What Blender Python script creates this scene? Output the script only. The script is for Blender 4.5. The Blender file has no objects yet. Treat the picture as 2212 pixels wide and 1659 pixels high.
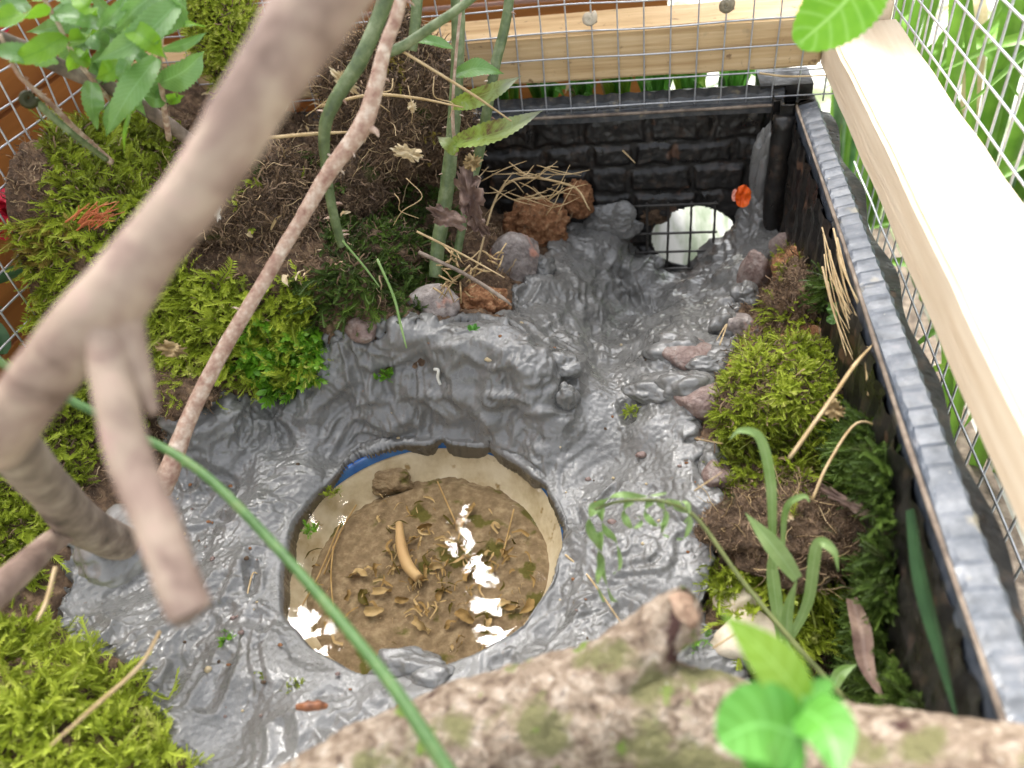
import bpy, math, random
import numpy as np
from mathutils import Vector, Matrix
random.seed(7); rng = np.random.default_rng(7)
S = bpy.context.scene; COL = S.collection
R = math.radians
# ---------------------------------------------------------------- camera
F = 1690.0; PW, PH = 2212.0, 1659.0           # focal length in units of a 2212 px wide picture
_n = np.array([284, 1870, F]); _n /= np.linalg.norm(_n)
_v = np.array([290, -1500, F]); ZA = -_n
_v = _v - _v.dot(ZA)*ZA; YA = _v/np.linalg.norm(_v); XA = np.cross(YA, ZA)
M3 = np.stack([XA, YA, ZA])                   # world = M3 @ (right, down, forward)
cd = bpy.data.cameras.new('camera'); cam = bpy.data.objects.new('camera', cd); COL.objects.link(cam)
cd.sensor_width = 36; cd.lens = 36*F/PW; cd.clip_start = 0.01; cd.clip_end = 300
right, down, fwd = M3[:, 0], M3[:, 1], M3[:, 2]
cam.matrix_world = Matrix(((right[0], -down[0], -fwd[0], 0), (right[1], -down[1], -fwd[1], 0), (right[2], -down[2], -fwd[2], 0), (0, 0, 0, 1)))
cd.dof.use_dof = True; cd.dof.focus_distance = 0.49; cd.dof.aperture_fstop = 7.0
S.camera = cam
# ---------------------------------------------------------------- world, sun, exposure
SUN_EL, SUN_AZ = 55.5, -30.2   # degrees; azimuth clockwise from +y
w = bpy.data.worlds.new('World'); S.world = w; w.use_nodes = True
nt = w.node_tree; bg = nt.nodes['Background']; sk = nt.nodes.new('ShaderNodeTexSky')
sk.sky_type = 'NISHITA'; sk.sun_disc = False; sk.sun_elevation = R(SUN_EL); sk.sun_rotation = R(SUN_AZ)
sk.air_density = 1.0; sk.dust_density = 4.0; sk.ozone_density = 1.0
bw = nt.nodes.new('ShaderNodeRGBToBW'); mx_ = nt.nodes.new('ShaderNodeMix'); mx_.data_type = 'RGBA'; mx_.inputs[0].default_value = .8   # cloud greys the blue
nt.links.new(sk.outputs[0], bw.inputs[0]); nt.links.new(sk.outputs[0], mx_.inputs[6]); nt.links.new(bw.outputs[0], mx_.inputs[7]); nt.links.new(mx_.outputs[2], bg.inputs[0]); bg.inputs[1].default_value = 0.15
sd = bpy.data.lights.new('sun', 'SUN'); sun = bpy.data.objects.new('sun', sd); COL.objects.link(sun)
sd.energy = 2.2; sd.angle = R(19); sd.color = (1, 0.96, 0.9)
sun.rotation_euler = (R(90-SUN_EL), 0, R(180-SUN_AZ)); sun.location = (1, 1, 2)
S.view_settings.view_transform = 'Standard'; S.view_settings.look = 'None'
S.view_settings.exposure = 2.25; S.view_settings.gamma = 1; S.view_settings.use_curve_mapping = False
S.cycles.max_bounces = 8; S.cycles.transparent_max_bounces = 12
# ---------------------------------------------------------------- geometry helpers
def at(px, py, **k):
    r = M3 @ np.array([px-PW/2, py-PH/2, F])
    if 'y' in k: t = k['y']/r[1]
    elif 'z' in k: t = k['z']/r[2]
    elif 'x' in k: t = k['x']/r[0]
    else: t = k['d']/np.linalg.norm(r)
    return r*t
def proj(P):
    q = np.atleast_2d(P) @ M3
    return np.stack([q[:, 0]/q[:, 2]*F+PW/2, q[:, 1]/q[:, 2]*F+PH/2], 1)
def inpoly(p, poly):
    x, y = p[:, 0], p[:, 1]; c = np.zeros(len(p), bool); n = len(poly)
    for i in range(n):
        x0, y0 = poly[i]; x1, y1 = poly[i-1]
        k = ((y0 > y) != (y1 > y)) & (x < (x1-x0)*(y-y0)/((y1-y0)+1e-12)+x0); c ^= k
    return c
_perm = np.random.default_rng(3).permutation(512); _perm = np.concatenate([_perm, _perm, _perm])
_g = np.random.default_rng(4).normal(size=(512, 3)); _g /= np.linalg.norm(_g, axis=1)[:, None]
def perlin(P):
    P = np.asarray(P, float); i = np.floor(P).astype(int); f = P-i; i &= 511; u = f*f*f*(f*(f*6-15)+10); r = 0
    for dx in (0, 1):
        for dy in (0, 1):
            for dz in (0, 1):
                h = _perm[_perm[_perm[i[:, 0]+dx]+i[:, 1]+dy]+i[:, 2]+dz] & 511
                d = _g[h]*(f-np.array([dx, dy, dz]))
                wgt = (u[:, 0] if dx else 1-u[:, 0])*(u[:, 1] if dy else 1-u[:, 1])*(u[:, 2] if dz else 1-u[:, 2])
                r = r+d.sum(1)*wgt
    return r*1.6
def fbm(P, o=4, g=.5):
    r = 0; a = 1
    for k in range(o): r = r+a*perlin(P*2**k+k*17.3); a *= g
    return r
def p3(x, y, z=0): return np.stack([x, y, np.full_like(x, z)], 1)
def sstep(a, b, x): t = np.clip((x-a)/(b-a), 0, 1); return t*t*(3-2*t)
def catmull(pts, n=8):
    pts = [np.asarray(p, float) for p in pts]
    if len(pts) < 3: return np.array([pts[0]+(pts[-1]-pts[0])*t for t in np.linspace(0, 1, n+1)])
    q = [2*pts[0]-pts[1]]+pts+[2*pts[-1]-pts[-2]]; out = []
    for i in range(1, len(q)-2):
        for k in range(n):
            t = k/n; a, b, c, d = q[i-1], q[i], q[i+1], q[i+2]
            out.append(.5*((2*b)+(c-a)*t+(2*a-5*b+4*c-d)*t*t+(3*b-a-3*c+d)*t**3))
    out.append(pts[-1]); return np.array(out)
def frames(P):
    T = np.gradient(P, axis=0); T /= np.linalg.norm(T, axis=1)[:, None]+1e-12
    u = np.cross(T[0], [0, 0, 1.]);
    if np.linalg.norm(u) < 1e-3: u = np.cross(T[0], [1., 0, 0])
    u /= np.linalg.norm(u); U = [u]
    for i in range(1, len(P)):
        u = U[-1]-T[i]*U[-1].dot(T[i]); U.append(u/(np.linalg.norm(u)+1e-12))
    U = np.array(U); return T, U, np.cross(T, U)
class MB:
    def __init__(s): s.v = []; s.f = []; s.uv = []; s.n = 0; s.c = []
    def add(s, v, f, uv=None, c=None):
        v = np.asarray(v, float); s.v.append(v); s.f += [tuple(int(i)+s.n for i in q) for q in f]
        s.uv.append(np.zeros((len(v), 2)) if uv is None else np.asarray(uv, float)); s.n += len(v); return s
    def tube(s, pts, r, n=8, sub=6, rough=0, rs=60, cap=True, flat=1):
        P = catmull(pts, sub); m = len(P)
        rr = np.interp(np.linspace(0, 1, m), np.linspace(0, 1, len(np.atleast_1d(r))), np.atleast_1d(r)) if np.ndim(r) else np.full(m, r)
        T, U, V = frames(P); a = np.linspace(0, 2*math.pi, n, endpoint=False)
        v = (P[:, None]+rr[:, None, None]*(np.cos(a)[None, :, None]*U[:, None]+flat*np.sin(a)[None, :, None]*V[:, None])).reshape(-1, 3)
        if rough:
            c = np.repeat(P, n, 0); d = v-c; v = c+d*(1+rough*fbm(v*rs, 3))[:, None]
        f = [(i*n+j, i*n+(j+1) % n, (i+1)*n+(j+1) % n, (i+1)*n+j) for i in range(m-1) for j in range(n)]
        uv = [(j/n, i/m) for i in range(m) for j in range(n)]
        if cap: f += [tuple(range(n))[::-1], tuple(range((m-1)*n, m*n))]
        return s.add(v, f, uv)
    def box(s, a, b):
        x0, y0, z0 = a; x1, y1, z1 = b
        return s.add([(x0, y0, z0), (x1, y0, z0), (x1, y1, z0), (x0, y1, z0), (x0, y0, z1), (x1, y0, z1), (x1, y1, z1), (x0, y1, z1)],
                     [(0, 3, 2, 1), (4, 5, 6, 7), (0, 1, 5, 4), (1, 2, 6, 5), (2, 3, 7, 6), (3, 0, 4, 7)])
    def leaf(s, pts, w, nrm=None, prof='lance', nu=6, sub=5, serr=0, fold=.25, wav=0):
        P = catmull(pts, sub); m = len(P); T = np.gradient(P, axis=0); T /= np.linalg.norm(T, axis=1)[:, None]+1e-12
        N = -P/np.linalg.norm(P, axis=1)[:, None]+np.array([0, 0, .3]) if nrm is None else np.tile(np.asarray(nrm, float), (m, 1))
        B = np.cross(T, N); B /= np.linalg.norm(B, axis=1)[:, None]+1e-9; N = np.cross(B, T)
        t = np.linspace(0, 1, m)
        if prof == 'lance': W = np.sin(math.pi*np.clip(t*.96+.04, 0, 1)**.75)**.8*(1-t**6)
        elif prof == 'ovate': W = np.sqrt(np.clip(np.sin(math.pi*(t*.98+.01)**.8), 0, 1))
        elif prof == 'blade': W = (.55+.45*np.sin(math.pi*np.clip(t*1.1, 0, 1)))*(1-t**5)
        elif prof == 'strap': W = np.ones(m)*(1-.2*t)
        W = W*w/2+w*.01; v = []; uv = []; us = np.linspace(-1, 1, nu+1); ph = random.random()*6
        for i in range(m):
            k = 1+serr*(1 if i % 2 else -1)*(0 < i < m-1)
            for u in us:
                e = k if abs(u) > .99 else 1
                v.append(P[i]+B[i]*u*W[i]*e+N[i]*(abs(u)*fold*W[i]+wav*w*abs(u)*math.sin(t[i]*14+ph+u*2))); uv.append((u*.5+.5, t[i]))
        q = nu+1
        return s.add(v, [(i*q+j, i*q+j+1, (i+1)*q+j+1, (i+1)*q+j) for i in range(m-1) for j in range(nu)], uv)
def link_mesh(name, V, Fc, mat, parent=None, uv=None, smooth=True, col=None, org=None):
    me = bpy.data.meshes.new(name); V = np.asarray(V, float)
    if parent is not None: o0 = np.array(parent['_w'])
    elif org is not None: o0 = np.asarray(org, float)
    else: o0 = np.array([V[:, 0].mean(), V[:, 1].mean(), V[:, 2].min()])
    V = V-o0
    if isinstance(Fc, np.ndarray):
        k = Fc.shape[1]; n = len(Fc)
        me.vertices.add(len(V)); me.vertices.foreach_set('co', V.astype(np.float32).ravel())
        me.loops.add(n*k); me.loops.foreach_set('vertex_index', Fc.astype(np.int32).ravel())
        me.polygons.add(n); me.polygons.foreach_set('loop_start', np.arange(0, n*k, k, dtype=np.int32))
        me.update(calc_edges=True)
    else: me.from_pydata([tuple(v) for v in V], [], Fc)
    if uv is not None:
        li = np.zeros(len(me.loops), np.int32); me.loops.foreach_get('vertex_index', li)
        l = me.uv_layers.new(name='uv'); l.data.foreach_set('uv', np.asarray(uv, np.float32)[li].ravel())
    if col is not None:
        a = me.attributes.new('tone', 'FLOAT', 'POINT'); a.data.foreach_set('value', np.asarray(col, np.float32))
    if smooth: me.polygons.foreach_set('use_smooth', np.ones(len(me.polygons), bool))
    me.materials.append(mat); o = bpy.data.objects.new(name, me); COL.objects.link(o)
    if parent is not None: o.parent = parent; ww = [0, 0, 0]
    else: ww = list(o0)
    o.location = (0, 0, 0) if parent is not None else tuple(o0)
    o['_w'] = [float(x) for x in (o0)]
    me.update(); return o
def build(mb, name, mat, parent=None, smooth=True, org=None):
    return link_mesh(name, np.concatenate(mb.v), mb.f, mat, parent, np.concatenate(mb.uv), smooth, org=org)
def tag(o, label=None, cat=None, group=None, kind=None):
    if label: o['label'] = label
    if cat: o['category'] = cat
    if group: o['group'] = group
    if kind: o['kind'] = kind
    return o
def thing(name, loc, label, cat, group=None):
    o = bpy.data.objects.new(name, None); COL.objects.link(o); o.location = tuple(loc); o.empty_display_size = .01
    o['_w'] = [float(x) for x in loc]; return tag(o, label, cat, group)
# ---------------------------------------------------------------- materials
def mat(name, cols, scale=40, rough=.6, bump=0, bscale=200, spec=.4, transl=0, detail=6, tone=None, stretch=None, warp=0, coat=0, rvar=0, veins=0, vein_col=None, tipcol=None, metal=0, bdist=.001, spots=None):
    m = bpy.data.materials.new(name); m.use_nodes = True; N = m.node_tree.nodes; L = m.node_tree.links.new
    b = N['Principled BSDF']; out = N['Material Output']
    tc = N.new('ShaderNodeTexCoord'); src = tc.outputs['Object']
    mp = N.new('ShaderNodeMapping'); mp.inputs['Scale'].default_value = stretch or (1, 1, 1); L(src, mp.inputs[0])
    nz = N.new('ShaderNodeTexNoise'); nz.inputs['Scale'].default_value = scale; nz.inputs['Detail'].default_value = detail
    nz.inputs['Roughness'].default_value = .6; nz.inputs['Distortion'].default_value = warp; L(mp.outputs[0], nz.inputs[0])
    cr = N.new('ShaderNodeValToRGB'); L(nz.outputs[0], cr.inputs[0])
    while len(cr.color_ramp.elements) < len(cols): cr.color_ramp.elements.new(.5)
    for e, (p, c) in zip(cr.color_ramp.elements, cols): e.position = p; e.color = (*c, 1)
    c = cr.outputs[0]
    def mix(a, bb, f, mode='MIX'):
        x = N.new('ShaderNodeMix'); x.data_type = 'RGBA'; x.blend_type = mode
        if isinstance(f, float): x.inputs[0].default_value = f
        else: L(f, x.inputs[0])
        for s_, k in ((a, 6), (bb, 7)):
            if isinstance(s_, tuple): x.inputs[k].default_value = (*s_, 1)
            else: L(s_, x.inputs[k])
        return x.outputs[2]
    if spots:                                   # (scale, threshold, colour)
        for (ss, th, sc) in spots:
            n2 = N.new('ShaderNodeTexNoise'); n2.inputs['Scale'].default_value = ss; n2.inputs['Detail'].default_value = 4
            n2.noise_dimensions = '4D'; n2.inputs['W'].default_value = ss; L(tc.outputs['Object'], n2.inputs['Vector'])
            r2 = N.new('ShaderNodeMapRange'); r2.inputs[1].default_value = th; r2.inputs[2].default_value = th+.06; L(n2.outputs[0], r2.inputs[0])
            c = mix(c, sc, r2.outputs[0])
    if tone:
        a = N.new('ShaderNodeAttribute'); a.attribute_name = 'tone'
        cr2 = N.new('ShaderNodeValToRGB'); L(a.outputs['Fac'], cr2.inputs[0])
        while len(cr2.color_ramp.elements) < len(tone): cr2.color_ramp.elements.new(.5)
        for e, (p, cc) in zip(cr2.color_ramp.elements, tone): e.position = p; e.color = (*cc, 1)
        c = mix(c, cr2.outputs[0], .8)
    bsrc = None
    if veins or tipcol:
        uvn = N.new('ShaderNodeUVMap'); uvn.uv_map = 'uv'; sp = N.new('ShaderNodeSeparateXYZ'); L(uvn.outputs[0], sp.inputs[0])
        def math_(op, a, b_=None, c_=None):
            x = N.new('ShaderNodeMath'); x.operation = op
            for i, k in enumerate((a, b_, c_)):
                if k is None: continue
                if isinstance(k, (int, float)): x.inputs[i].default_value = k
                else: L(k, x.inputs[i])
            return x.outputs[0]
        au = math_('ABSOLUTE', math_('SUBTRACT', sp.outputs[0], .5))
        if veins:
            mid = math_('SUBTRACT', 1, math_('MULTIPLY', au, 22)); mid = math_('MAXIMUM', mid, 0)
            ph = math_('SUBTRACT', math_('MULTIPLY', sp.outputs[1], veins), math_('MULTIPLY', au, veins*.35))
            vv = math_('POWER', math_('ABSOLUTE', math_('SINE', math_('MULTIPLY', ph, 3.14159))), 14.0)
            c = mix(c, vein_col or (.3, .5, .1), math_('MULTIPLY', math_('MAXIMUM', mid, math_('MULTIPLY', vv, .4)), .6)); bsrc = vv
        if tipcol:
            tr = N.new('ShaderNodeMapRange'); tr.inputs[1].default_value = .45; tr.inputs[2].default_value = .8
            L(math_('ADD', math_('MULTIPLY', sp.outputs[1], .5), math_('MULTIPLY', nz.outputs[0], .6)), tr.inputs[0]); c = mix(c, tipcol, tr.outputs[0])
    L(c, b.inputs['Base Color']); b.inputs['Roughness'].default_value = rough; b.inputs['Metallic'].default_value = metal
    b.inputs['Specular IOR Level'].default_value = spec; b.inputs['Coat Weight'].default_value = coat; b.inputs['Coat Roughness'].default_value = .14
    if rvar:
        n3 = N.new('ShaderNodeTexNoise'); n3.inputs['Scale'].default_value = 70; n3.inputs['Detail'].default_value = 5; L(tc.outputs['Object'], n3.inputs[0])
        r3 = N.new('ShaderNodeMapRange'); r3.inputs[1].default_value = .35; r3.inputs[2].default_value = .65
        r3.inputs[3].default_value = max(.02, rough-rvar); r3.inputs[4].default_value = rough+rvar; L(n3.outputs[0], r3.inputs[0]); L(r3.outputs[0], b.inputs['Roughness'])
    if bump:
        nb = N.new('ShaderNodeTexNoise'); nb.inputs['Scale'].default_value = bscale; nb.inputs['Detail'].default_value = 6; L(mp.outputs[0], nb.inputs[0])
        bp = N.new('ShaderNodeBump'); bp.inputs['Strength'].default_value = bump; bp.inputs['Distance'].default_value = bdist
        L(nb.outputs[0], bp.inputs['Height']); L(bp.outputs[0], b.inputs['Normal'])
    if transl:
        tb = N.new('ShaderNodeBsdfTranslucent'); L(c, tb.inputs[0]); ms = N.new('ShaderNodeMixShader'); ms.inputs[0].default_value = transl
        L(b.outputs[0], ms.inputs[1]); L(tb.outputs[0], ms.inputs[2]); L(ms.outputs[0], out.inputs[0])
    return m
MT = {}
MT['mud'] = mat('wet_clay', [(.3, (.125, .122, .112)), (.5, (.165, .162, .152)), (.7, (.21, .207, .198))], 35, .34, .6, 380, .5, rvar=.18, coat=.55, bdist=.001, spots=[(420, .66, (.15, .12, .09))])
MT['soil'] = mat('soil', [(.3, (.045, .028, .018)), (.5, (.12, .074, .044)), (.62, (.22, .14, .08)), (.75, (.38, .27, .17))], 160, .8, 1, 500, .3, bdist=.002)
MT['humus'] = mat('humus', [(.3, (.035, .022, .014)), (.5, (.11, .07, .042)), (.7, (.24, .16, .1))], 220, .8, 1, 600, .3, bdist=.002, spots=[(30, .62, (.05, .07, .012))])
MT['clay_soil'] = mat('ochre_soil', [(.3, (.14, .06, .03)), (.5, (.3, .14, .065)), (.7, (.48, .28, .15))], 260, .85, 1, 500, .2, bdist=.0025)
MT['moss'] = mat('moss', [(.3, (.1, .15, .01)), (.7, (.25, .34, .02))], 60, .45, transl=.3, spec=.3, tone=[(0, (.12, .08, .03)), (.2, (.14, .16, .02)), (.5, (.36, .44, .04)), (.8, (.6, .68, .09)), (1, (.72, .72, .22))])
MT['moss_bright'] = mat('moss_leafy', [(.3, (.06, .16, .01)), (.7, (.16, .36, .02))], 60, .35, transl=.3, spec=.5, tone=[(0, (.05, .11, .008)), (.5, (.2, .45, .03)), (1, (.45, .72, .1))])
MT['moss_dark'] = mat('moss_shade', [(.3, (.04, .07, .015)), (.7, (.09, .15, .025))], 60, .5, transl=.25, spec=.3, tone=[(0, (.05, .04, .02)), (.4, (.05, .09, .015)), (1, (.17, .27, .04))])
MT['moss_brown'] = mat('moss_dry', [(.3, (.14, .09, .02)), (.7, (.3, .24, .05))], 60, .6, transl=.2, spec=.2, tone=[(0, (.1, .06, .02)), (.5, (.3, .22, .05)), (1, (.45, .45, .08))])
MT['fibre'] = mat('root_fibre', [(.3, (.05, .03, .02)), (.7, (.2, .13, .07))], 90, .7, tone=[(0, (.05, .032, .02)), (.5, (.2, .125, .07)), (.8, (.38, .26, .15)), (1, (.6, .46, .28))])
MT['straw'] = mat('straw', [(.3, (.42, .28, .12)), (.7, (.68, .52, .3))], 90, .5, .3, 300, transl=.1)
MT['branch'] = mat('peeled_branch', [(.3, (.13, .085, .065)), (.45, (.25, .175, .14)), (.56, (.34, .26, .2)), (.7, (.37, .25, .21))], 55, .6, .5, 200, .3, stretch=(1, 1, 1), warp=.5)
MT['branch_grey'] = mat('grey_branch', [(.3, (.09, .07, .055)), (.5, (.2, .155, .12)), (.7, (.34, .28, .22))], 90, .7, .4, 200, .3)
MT['thorn_stem'] = mat('woody_stem', [(.3, (.28, .15, .11)), (.5, (.46, .32, .24)), (.68, (.68, .57, .46))], 180, .6, .7, 500, .3, bdist=.0012)
MT['green_stem'] = mat('green_stem', [(.3, (.06, .09, .035)), (.5, (.12, .165, .065)), (.7, (.24, .28, .15))], 120, .45, .4, 300, .5, spots=[(120, .68, (.42, .33, .22))])
MT['cane'] = mat('green_cane', [(.3, (.05, .11, .03)), (.5, (.075, .155, .045)), (.7, (.14, .2, .07))], 90, .5, .3, 300, .3)
MT['log'] = mat('bark', [(.3, (.07, .045, .035)), (.42, (.19, .14, .1)), (.52, (.27, .21, .155)), (.6, (.36, .29, .225)), (.72, (.47, .41, .34))], 190, .8, 1, 260, .2, bdist=.004, warp=.6, spots=[(40, .55, (.16, .15, .07)), (75, .61, (.14, .2, .04)), (60, .62, (.06, .03, .025)), (200, .66, (.45, .42, .36))])
MT['wood'] = mat('pine', [(.3, (.42, .26, .12)), (.5, (.6, .42, .22)), (.7, (.72, .54, .32))], 60, .7, .5, 300, .2, stretch=(.12, 1, 3), spots=[(140, .64, (.3, .19, .1)), (60, .66, (.5, .36, .2))])
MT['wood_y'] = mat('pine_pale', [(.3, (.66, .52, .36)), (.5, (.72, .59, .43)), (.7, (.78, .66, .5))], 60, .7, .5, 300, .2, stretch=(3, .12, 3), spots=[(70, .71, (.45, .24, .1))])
MT['orange_wood'] = mat('orange_wood', [(.3, (.28, .1, .025)), (.7, (.5, .2, .05))], 30, .6, .2, 100, .3, stretch=(.2, .2, 2))
MT['plastic'] = mat('black_plastic', [(.35, (.007, .0065, .006)), (.55, (.018, .016, .014)), (.7, (.055, .038, .028))], 90, .42, .6, 250, .5, spots=[(60, .62, (.1, .055, .035)), (420, .73, (.3, .27, .22))], rvar=.15)
MT['plastic_rim'] = mat('rim_plastic', [(.35, (.04, .05, .065)), (.55, (.085, .1, .125)), (.7, (.16, .165, .18))], 120, .38, .25, 160, .5, spots=[(45, .6, (.22, .2, .15)), (300, .7, (.45, .42, .36))], rvar=.12)  # bluish sheen of reflected sky is put into the rim's base colour
MT['plastic_back'] = mat('back_rim_plastic', [(.35, (.035, .04, .045)), (.6, (.09, .09, .09)), (.7, (.24, .2, .13))], 120, .4, .6, 300, .5, spots=[(380, .7, (.5, .45, .36))])
MT['wire'] = mat('galvanised_wire', [(.3, (.42, .43, .45)), (.7, (.62, .63, .65))], 200, .35, .2, 600, .6, metal=.55)
MT['wire_dark'] = mat('rusty_wire', [(.3, (.02, .02, .02)), (.7, (.07, .06, .05))], 200, .5, .3, 600, .5)
MT['rock'] = mat('granite', [(.25, (.12, .09, .08)), (.45, (.25, .21, .19)), (.6, (.38, .33, .3)), (.75, (.52, .48, .45))], 130, .6, .8, 400, .4, bdist=.002, spots=[(50, .6, (.5, .25, .18))])
MT['rock_red'] = mat('red_stone', [(.25, (.12, .07, .055)), (.5, (.24, .165, .14)), (.75, (.4, .34, .3))], 130, .5, .8, 400, .5, bdist=.002)
MT['stone_pale'] = mat('cream_stone', [(.3, (.5, .4, .28)), (.7, (.72, .64, .5))], 90, .6, .4, 300)
MT['bowl'] = mat('glazed_bowl', [(.35, (.55, .48, .36)), (.5, (.74, .7, .6)), (.62, (.85, .83, .77))], 45, .25, .1, 300, .5, spots=[(80, .62, (.4, .31, .18))])
MT['blue'] = mat('blue_glaze', [(.3, (.02, .1, .42)), (.7, (.05, .2, .6))], 90, .2)
MT['bed'] = mat('silt', [(.3, (.19, .15, .11)), (.5, (.28, .225, .17)), (.7, (.42, .36, .28))], 160, .9, .7, 400, .2, bdist=.002, spots=[(55, .57, (.13, .13, .045)), (420, .7, (.62, .52, .4))])
MT['scrap'] = mat('sodden_leaf', [(.3, (.24, .16, .07)), (.7, (.5, .37, .18))], 120, .7, .3, 300)
MT['scrap_pale'] = mat('pale_leaf_scrap', [(.3, (.5, .38, .2)), (.7, (.72, .6, .4))], 120, .6, .3, 300, transl=.15)
MT['slug'] = mat('root_tip', [(.3, (.6, .42, .26)), (.7, (.75, .58, .36))], 40, .4, tipcol=None)
MT['fern'] = mat('fern_leaf', [(.3, (.1, .24, .045)), (.7, (.22, .4, .11))], 40, .3, spec=.6, transl=.35, veins=16, vein_col=(.3, .5, .2), bump=.3, bscale=300)
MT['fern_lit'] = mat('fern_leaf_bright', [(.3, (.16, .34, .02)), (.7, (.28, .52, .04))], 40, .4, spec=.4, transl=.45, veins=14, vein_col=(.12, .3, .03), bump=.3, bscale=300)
MT['fern_old'] = mat('fern_leaf_old', [(.35, (.13, .06, .035)), (.45, (.22, .28, .04)), (.6, (.3, .42, .08)), (.72, (.38, .45, .26))], 90, .45, transl=.3, veins=16, vein_col=(.35, .45, .1), warp=1, tipcol=(.28, .3, .2))
MT['leaf_big'] = mat('broad_leaf', [(.3, (.13, .36, .015)), (.7, (.22, .5, .03))], 60, .45, transl=.45, veins=7, vein_col=(.5, .8, .25), bump=.4, bscale=200)
MT['leaf_young'] = mat('young_leaf', [(.3, (.08, .27, .04)), (.7, (.15, .4, .06))], 25, .35, transl=.4, veins=6, vein_col=(.3, .7, .2))
MT['leaf_yellow'] = mat('young_leaf_yellow', [(.3, (.2, .38, .04)), (.7, (.32, .5, .06))], 25, .4, transl=.45, veins=6, vein_col=(.5, .8, .2))
MT['grass'] = mat('grass_blade', [(.3, (.18, .32, .07)), (.7, (.36, .5, .2))], 60, .4, transl=.35, veins=.01, vein_col=(.5, .7, .35))
MT['strap_deep'] = mat('strap_leaf_deep', [(.3, (.012, .035, .014)), (.7, (.03, .075, .028))], 60, .45)
MT['strap_green'] = mat('strap_leaf_green', [(.3, (.08, .2, .02)), (.7, (.2, .38, .05))], 30, .45, transl=.3)
MT['grass_dark'] = mat('strap_leaf', [(.3, (.05, .13, .05)), (.7, (.12, .25, .1))], 60, .4, transl=.2)
MT['dry_leaf'] = mat('dry_leaf', [(.3, (.09, .05, .04)), (.5, (.2, .13, .1)), (.7, (.34, .24, .18))], 90, .6, .5, 300, transl=.15)
MT['red_shoot'] = mat('red_stalk', [(.3, (.5, .12, .05)), (.7, (.75, .3, .12))], 60, .5, transl=.2)
MT['orange'] = mat('orange_petal', [(.3, (.85, .1, .01)), (.7, (.95, .17, .015))], 60, .45, transl=.3)
MT['pink'] = mat('pink_petal', [(.3, (.75, .3, .22)), (.7, (.8, .4, .3))], 60, .45)
MT['yellow_scrap'] = mat('yellow_petal', [(.3, (.6, .32, .05)), (.7, (.75, .45, .1))], 60, .5)
MT['white'] = mat('white_root', [(.3, (.7, .68, .6)), (.7, (.8, .78, .7))], 60, .5)
MT['red_cloth'] = mat('red_flower', [(.3, (.45, .01, .03)), (.7, (.75, .03, .08))], 60, .6)
MT['cone'] = mat('brown_bud', [(.3, (.12, .04, .015)), (.7, (.3, .12, .05))], 300, .4, .6, 500)
MT['paving'] = mat('paving', [(.4, (.1, .13, .05)), (.5, (.3, .3, .26)), (.6, (.45, .45, .42))], 9, .8)
MT['sheet'] = mat('pale_sheet', [(.36, (.13, .17, .1)), (.48, (.26, .28, .23)), (.6, (.4, .4, .38))], 22, .5, 0, 60, .2, stretch=(2.4, .5, 1), warp=.3)
MT['snail'] = mat('snail_shell', [(.3, (.14, .12, .08)), (.7, (.35, .3, .2))], 300, .35)
def water_mat():
    m = bpy.data.materials.new('pond_water'); m.use_nodes = True; N = m.node_tree.nodes; L = m.node_tree.links.new; N.remove(N['Principled BSDF'])
    t = N.new('ShaderNodeBsdfTransparent'); t.inputs[0].default_value = (.92, .85, .72, 1); g = N.new('ShaderNodeBsdfGlossy'); g.inputs['Roughness'].default_value = .015
    fr = N.new('ShaderNodeFresnel'); fr.inputs[0].default_value = 1.34; x = N.new('ShaderNodeMixShader')
    nb = N.new('ShaderNodeTexNoise'); nb.inputs['Scale'].default_value = 38; tc = N.new('ShaderNodeTexCoord'); L(tc.outputs['Object'], nb.inputs[0])
    bp = N.new('ShaderNodeBump'); bp.inputs['Strength'].default_value = .10; bp.inputs['Distance'].default_value = .0016; L(nb.outputs[0], bp.inputs['Height'])
    L(bp.outputs[0], g.inputs['Normal']); L(bp.outputs[0], fr.inputs['Normal'])
    L(fr.outputs[0], x.inputs[0]); L(t.outputs[0], x.inputs[1]); L(g.outputs[0], x.inputs[2]); L(x.outputs[0], N['Material Output'].inputs[0]); return m
MT['water'] = water_mat()
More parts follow.
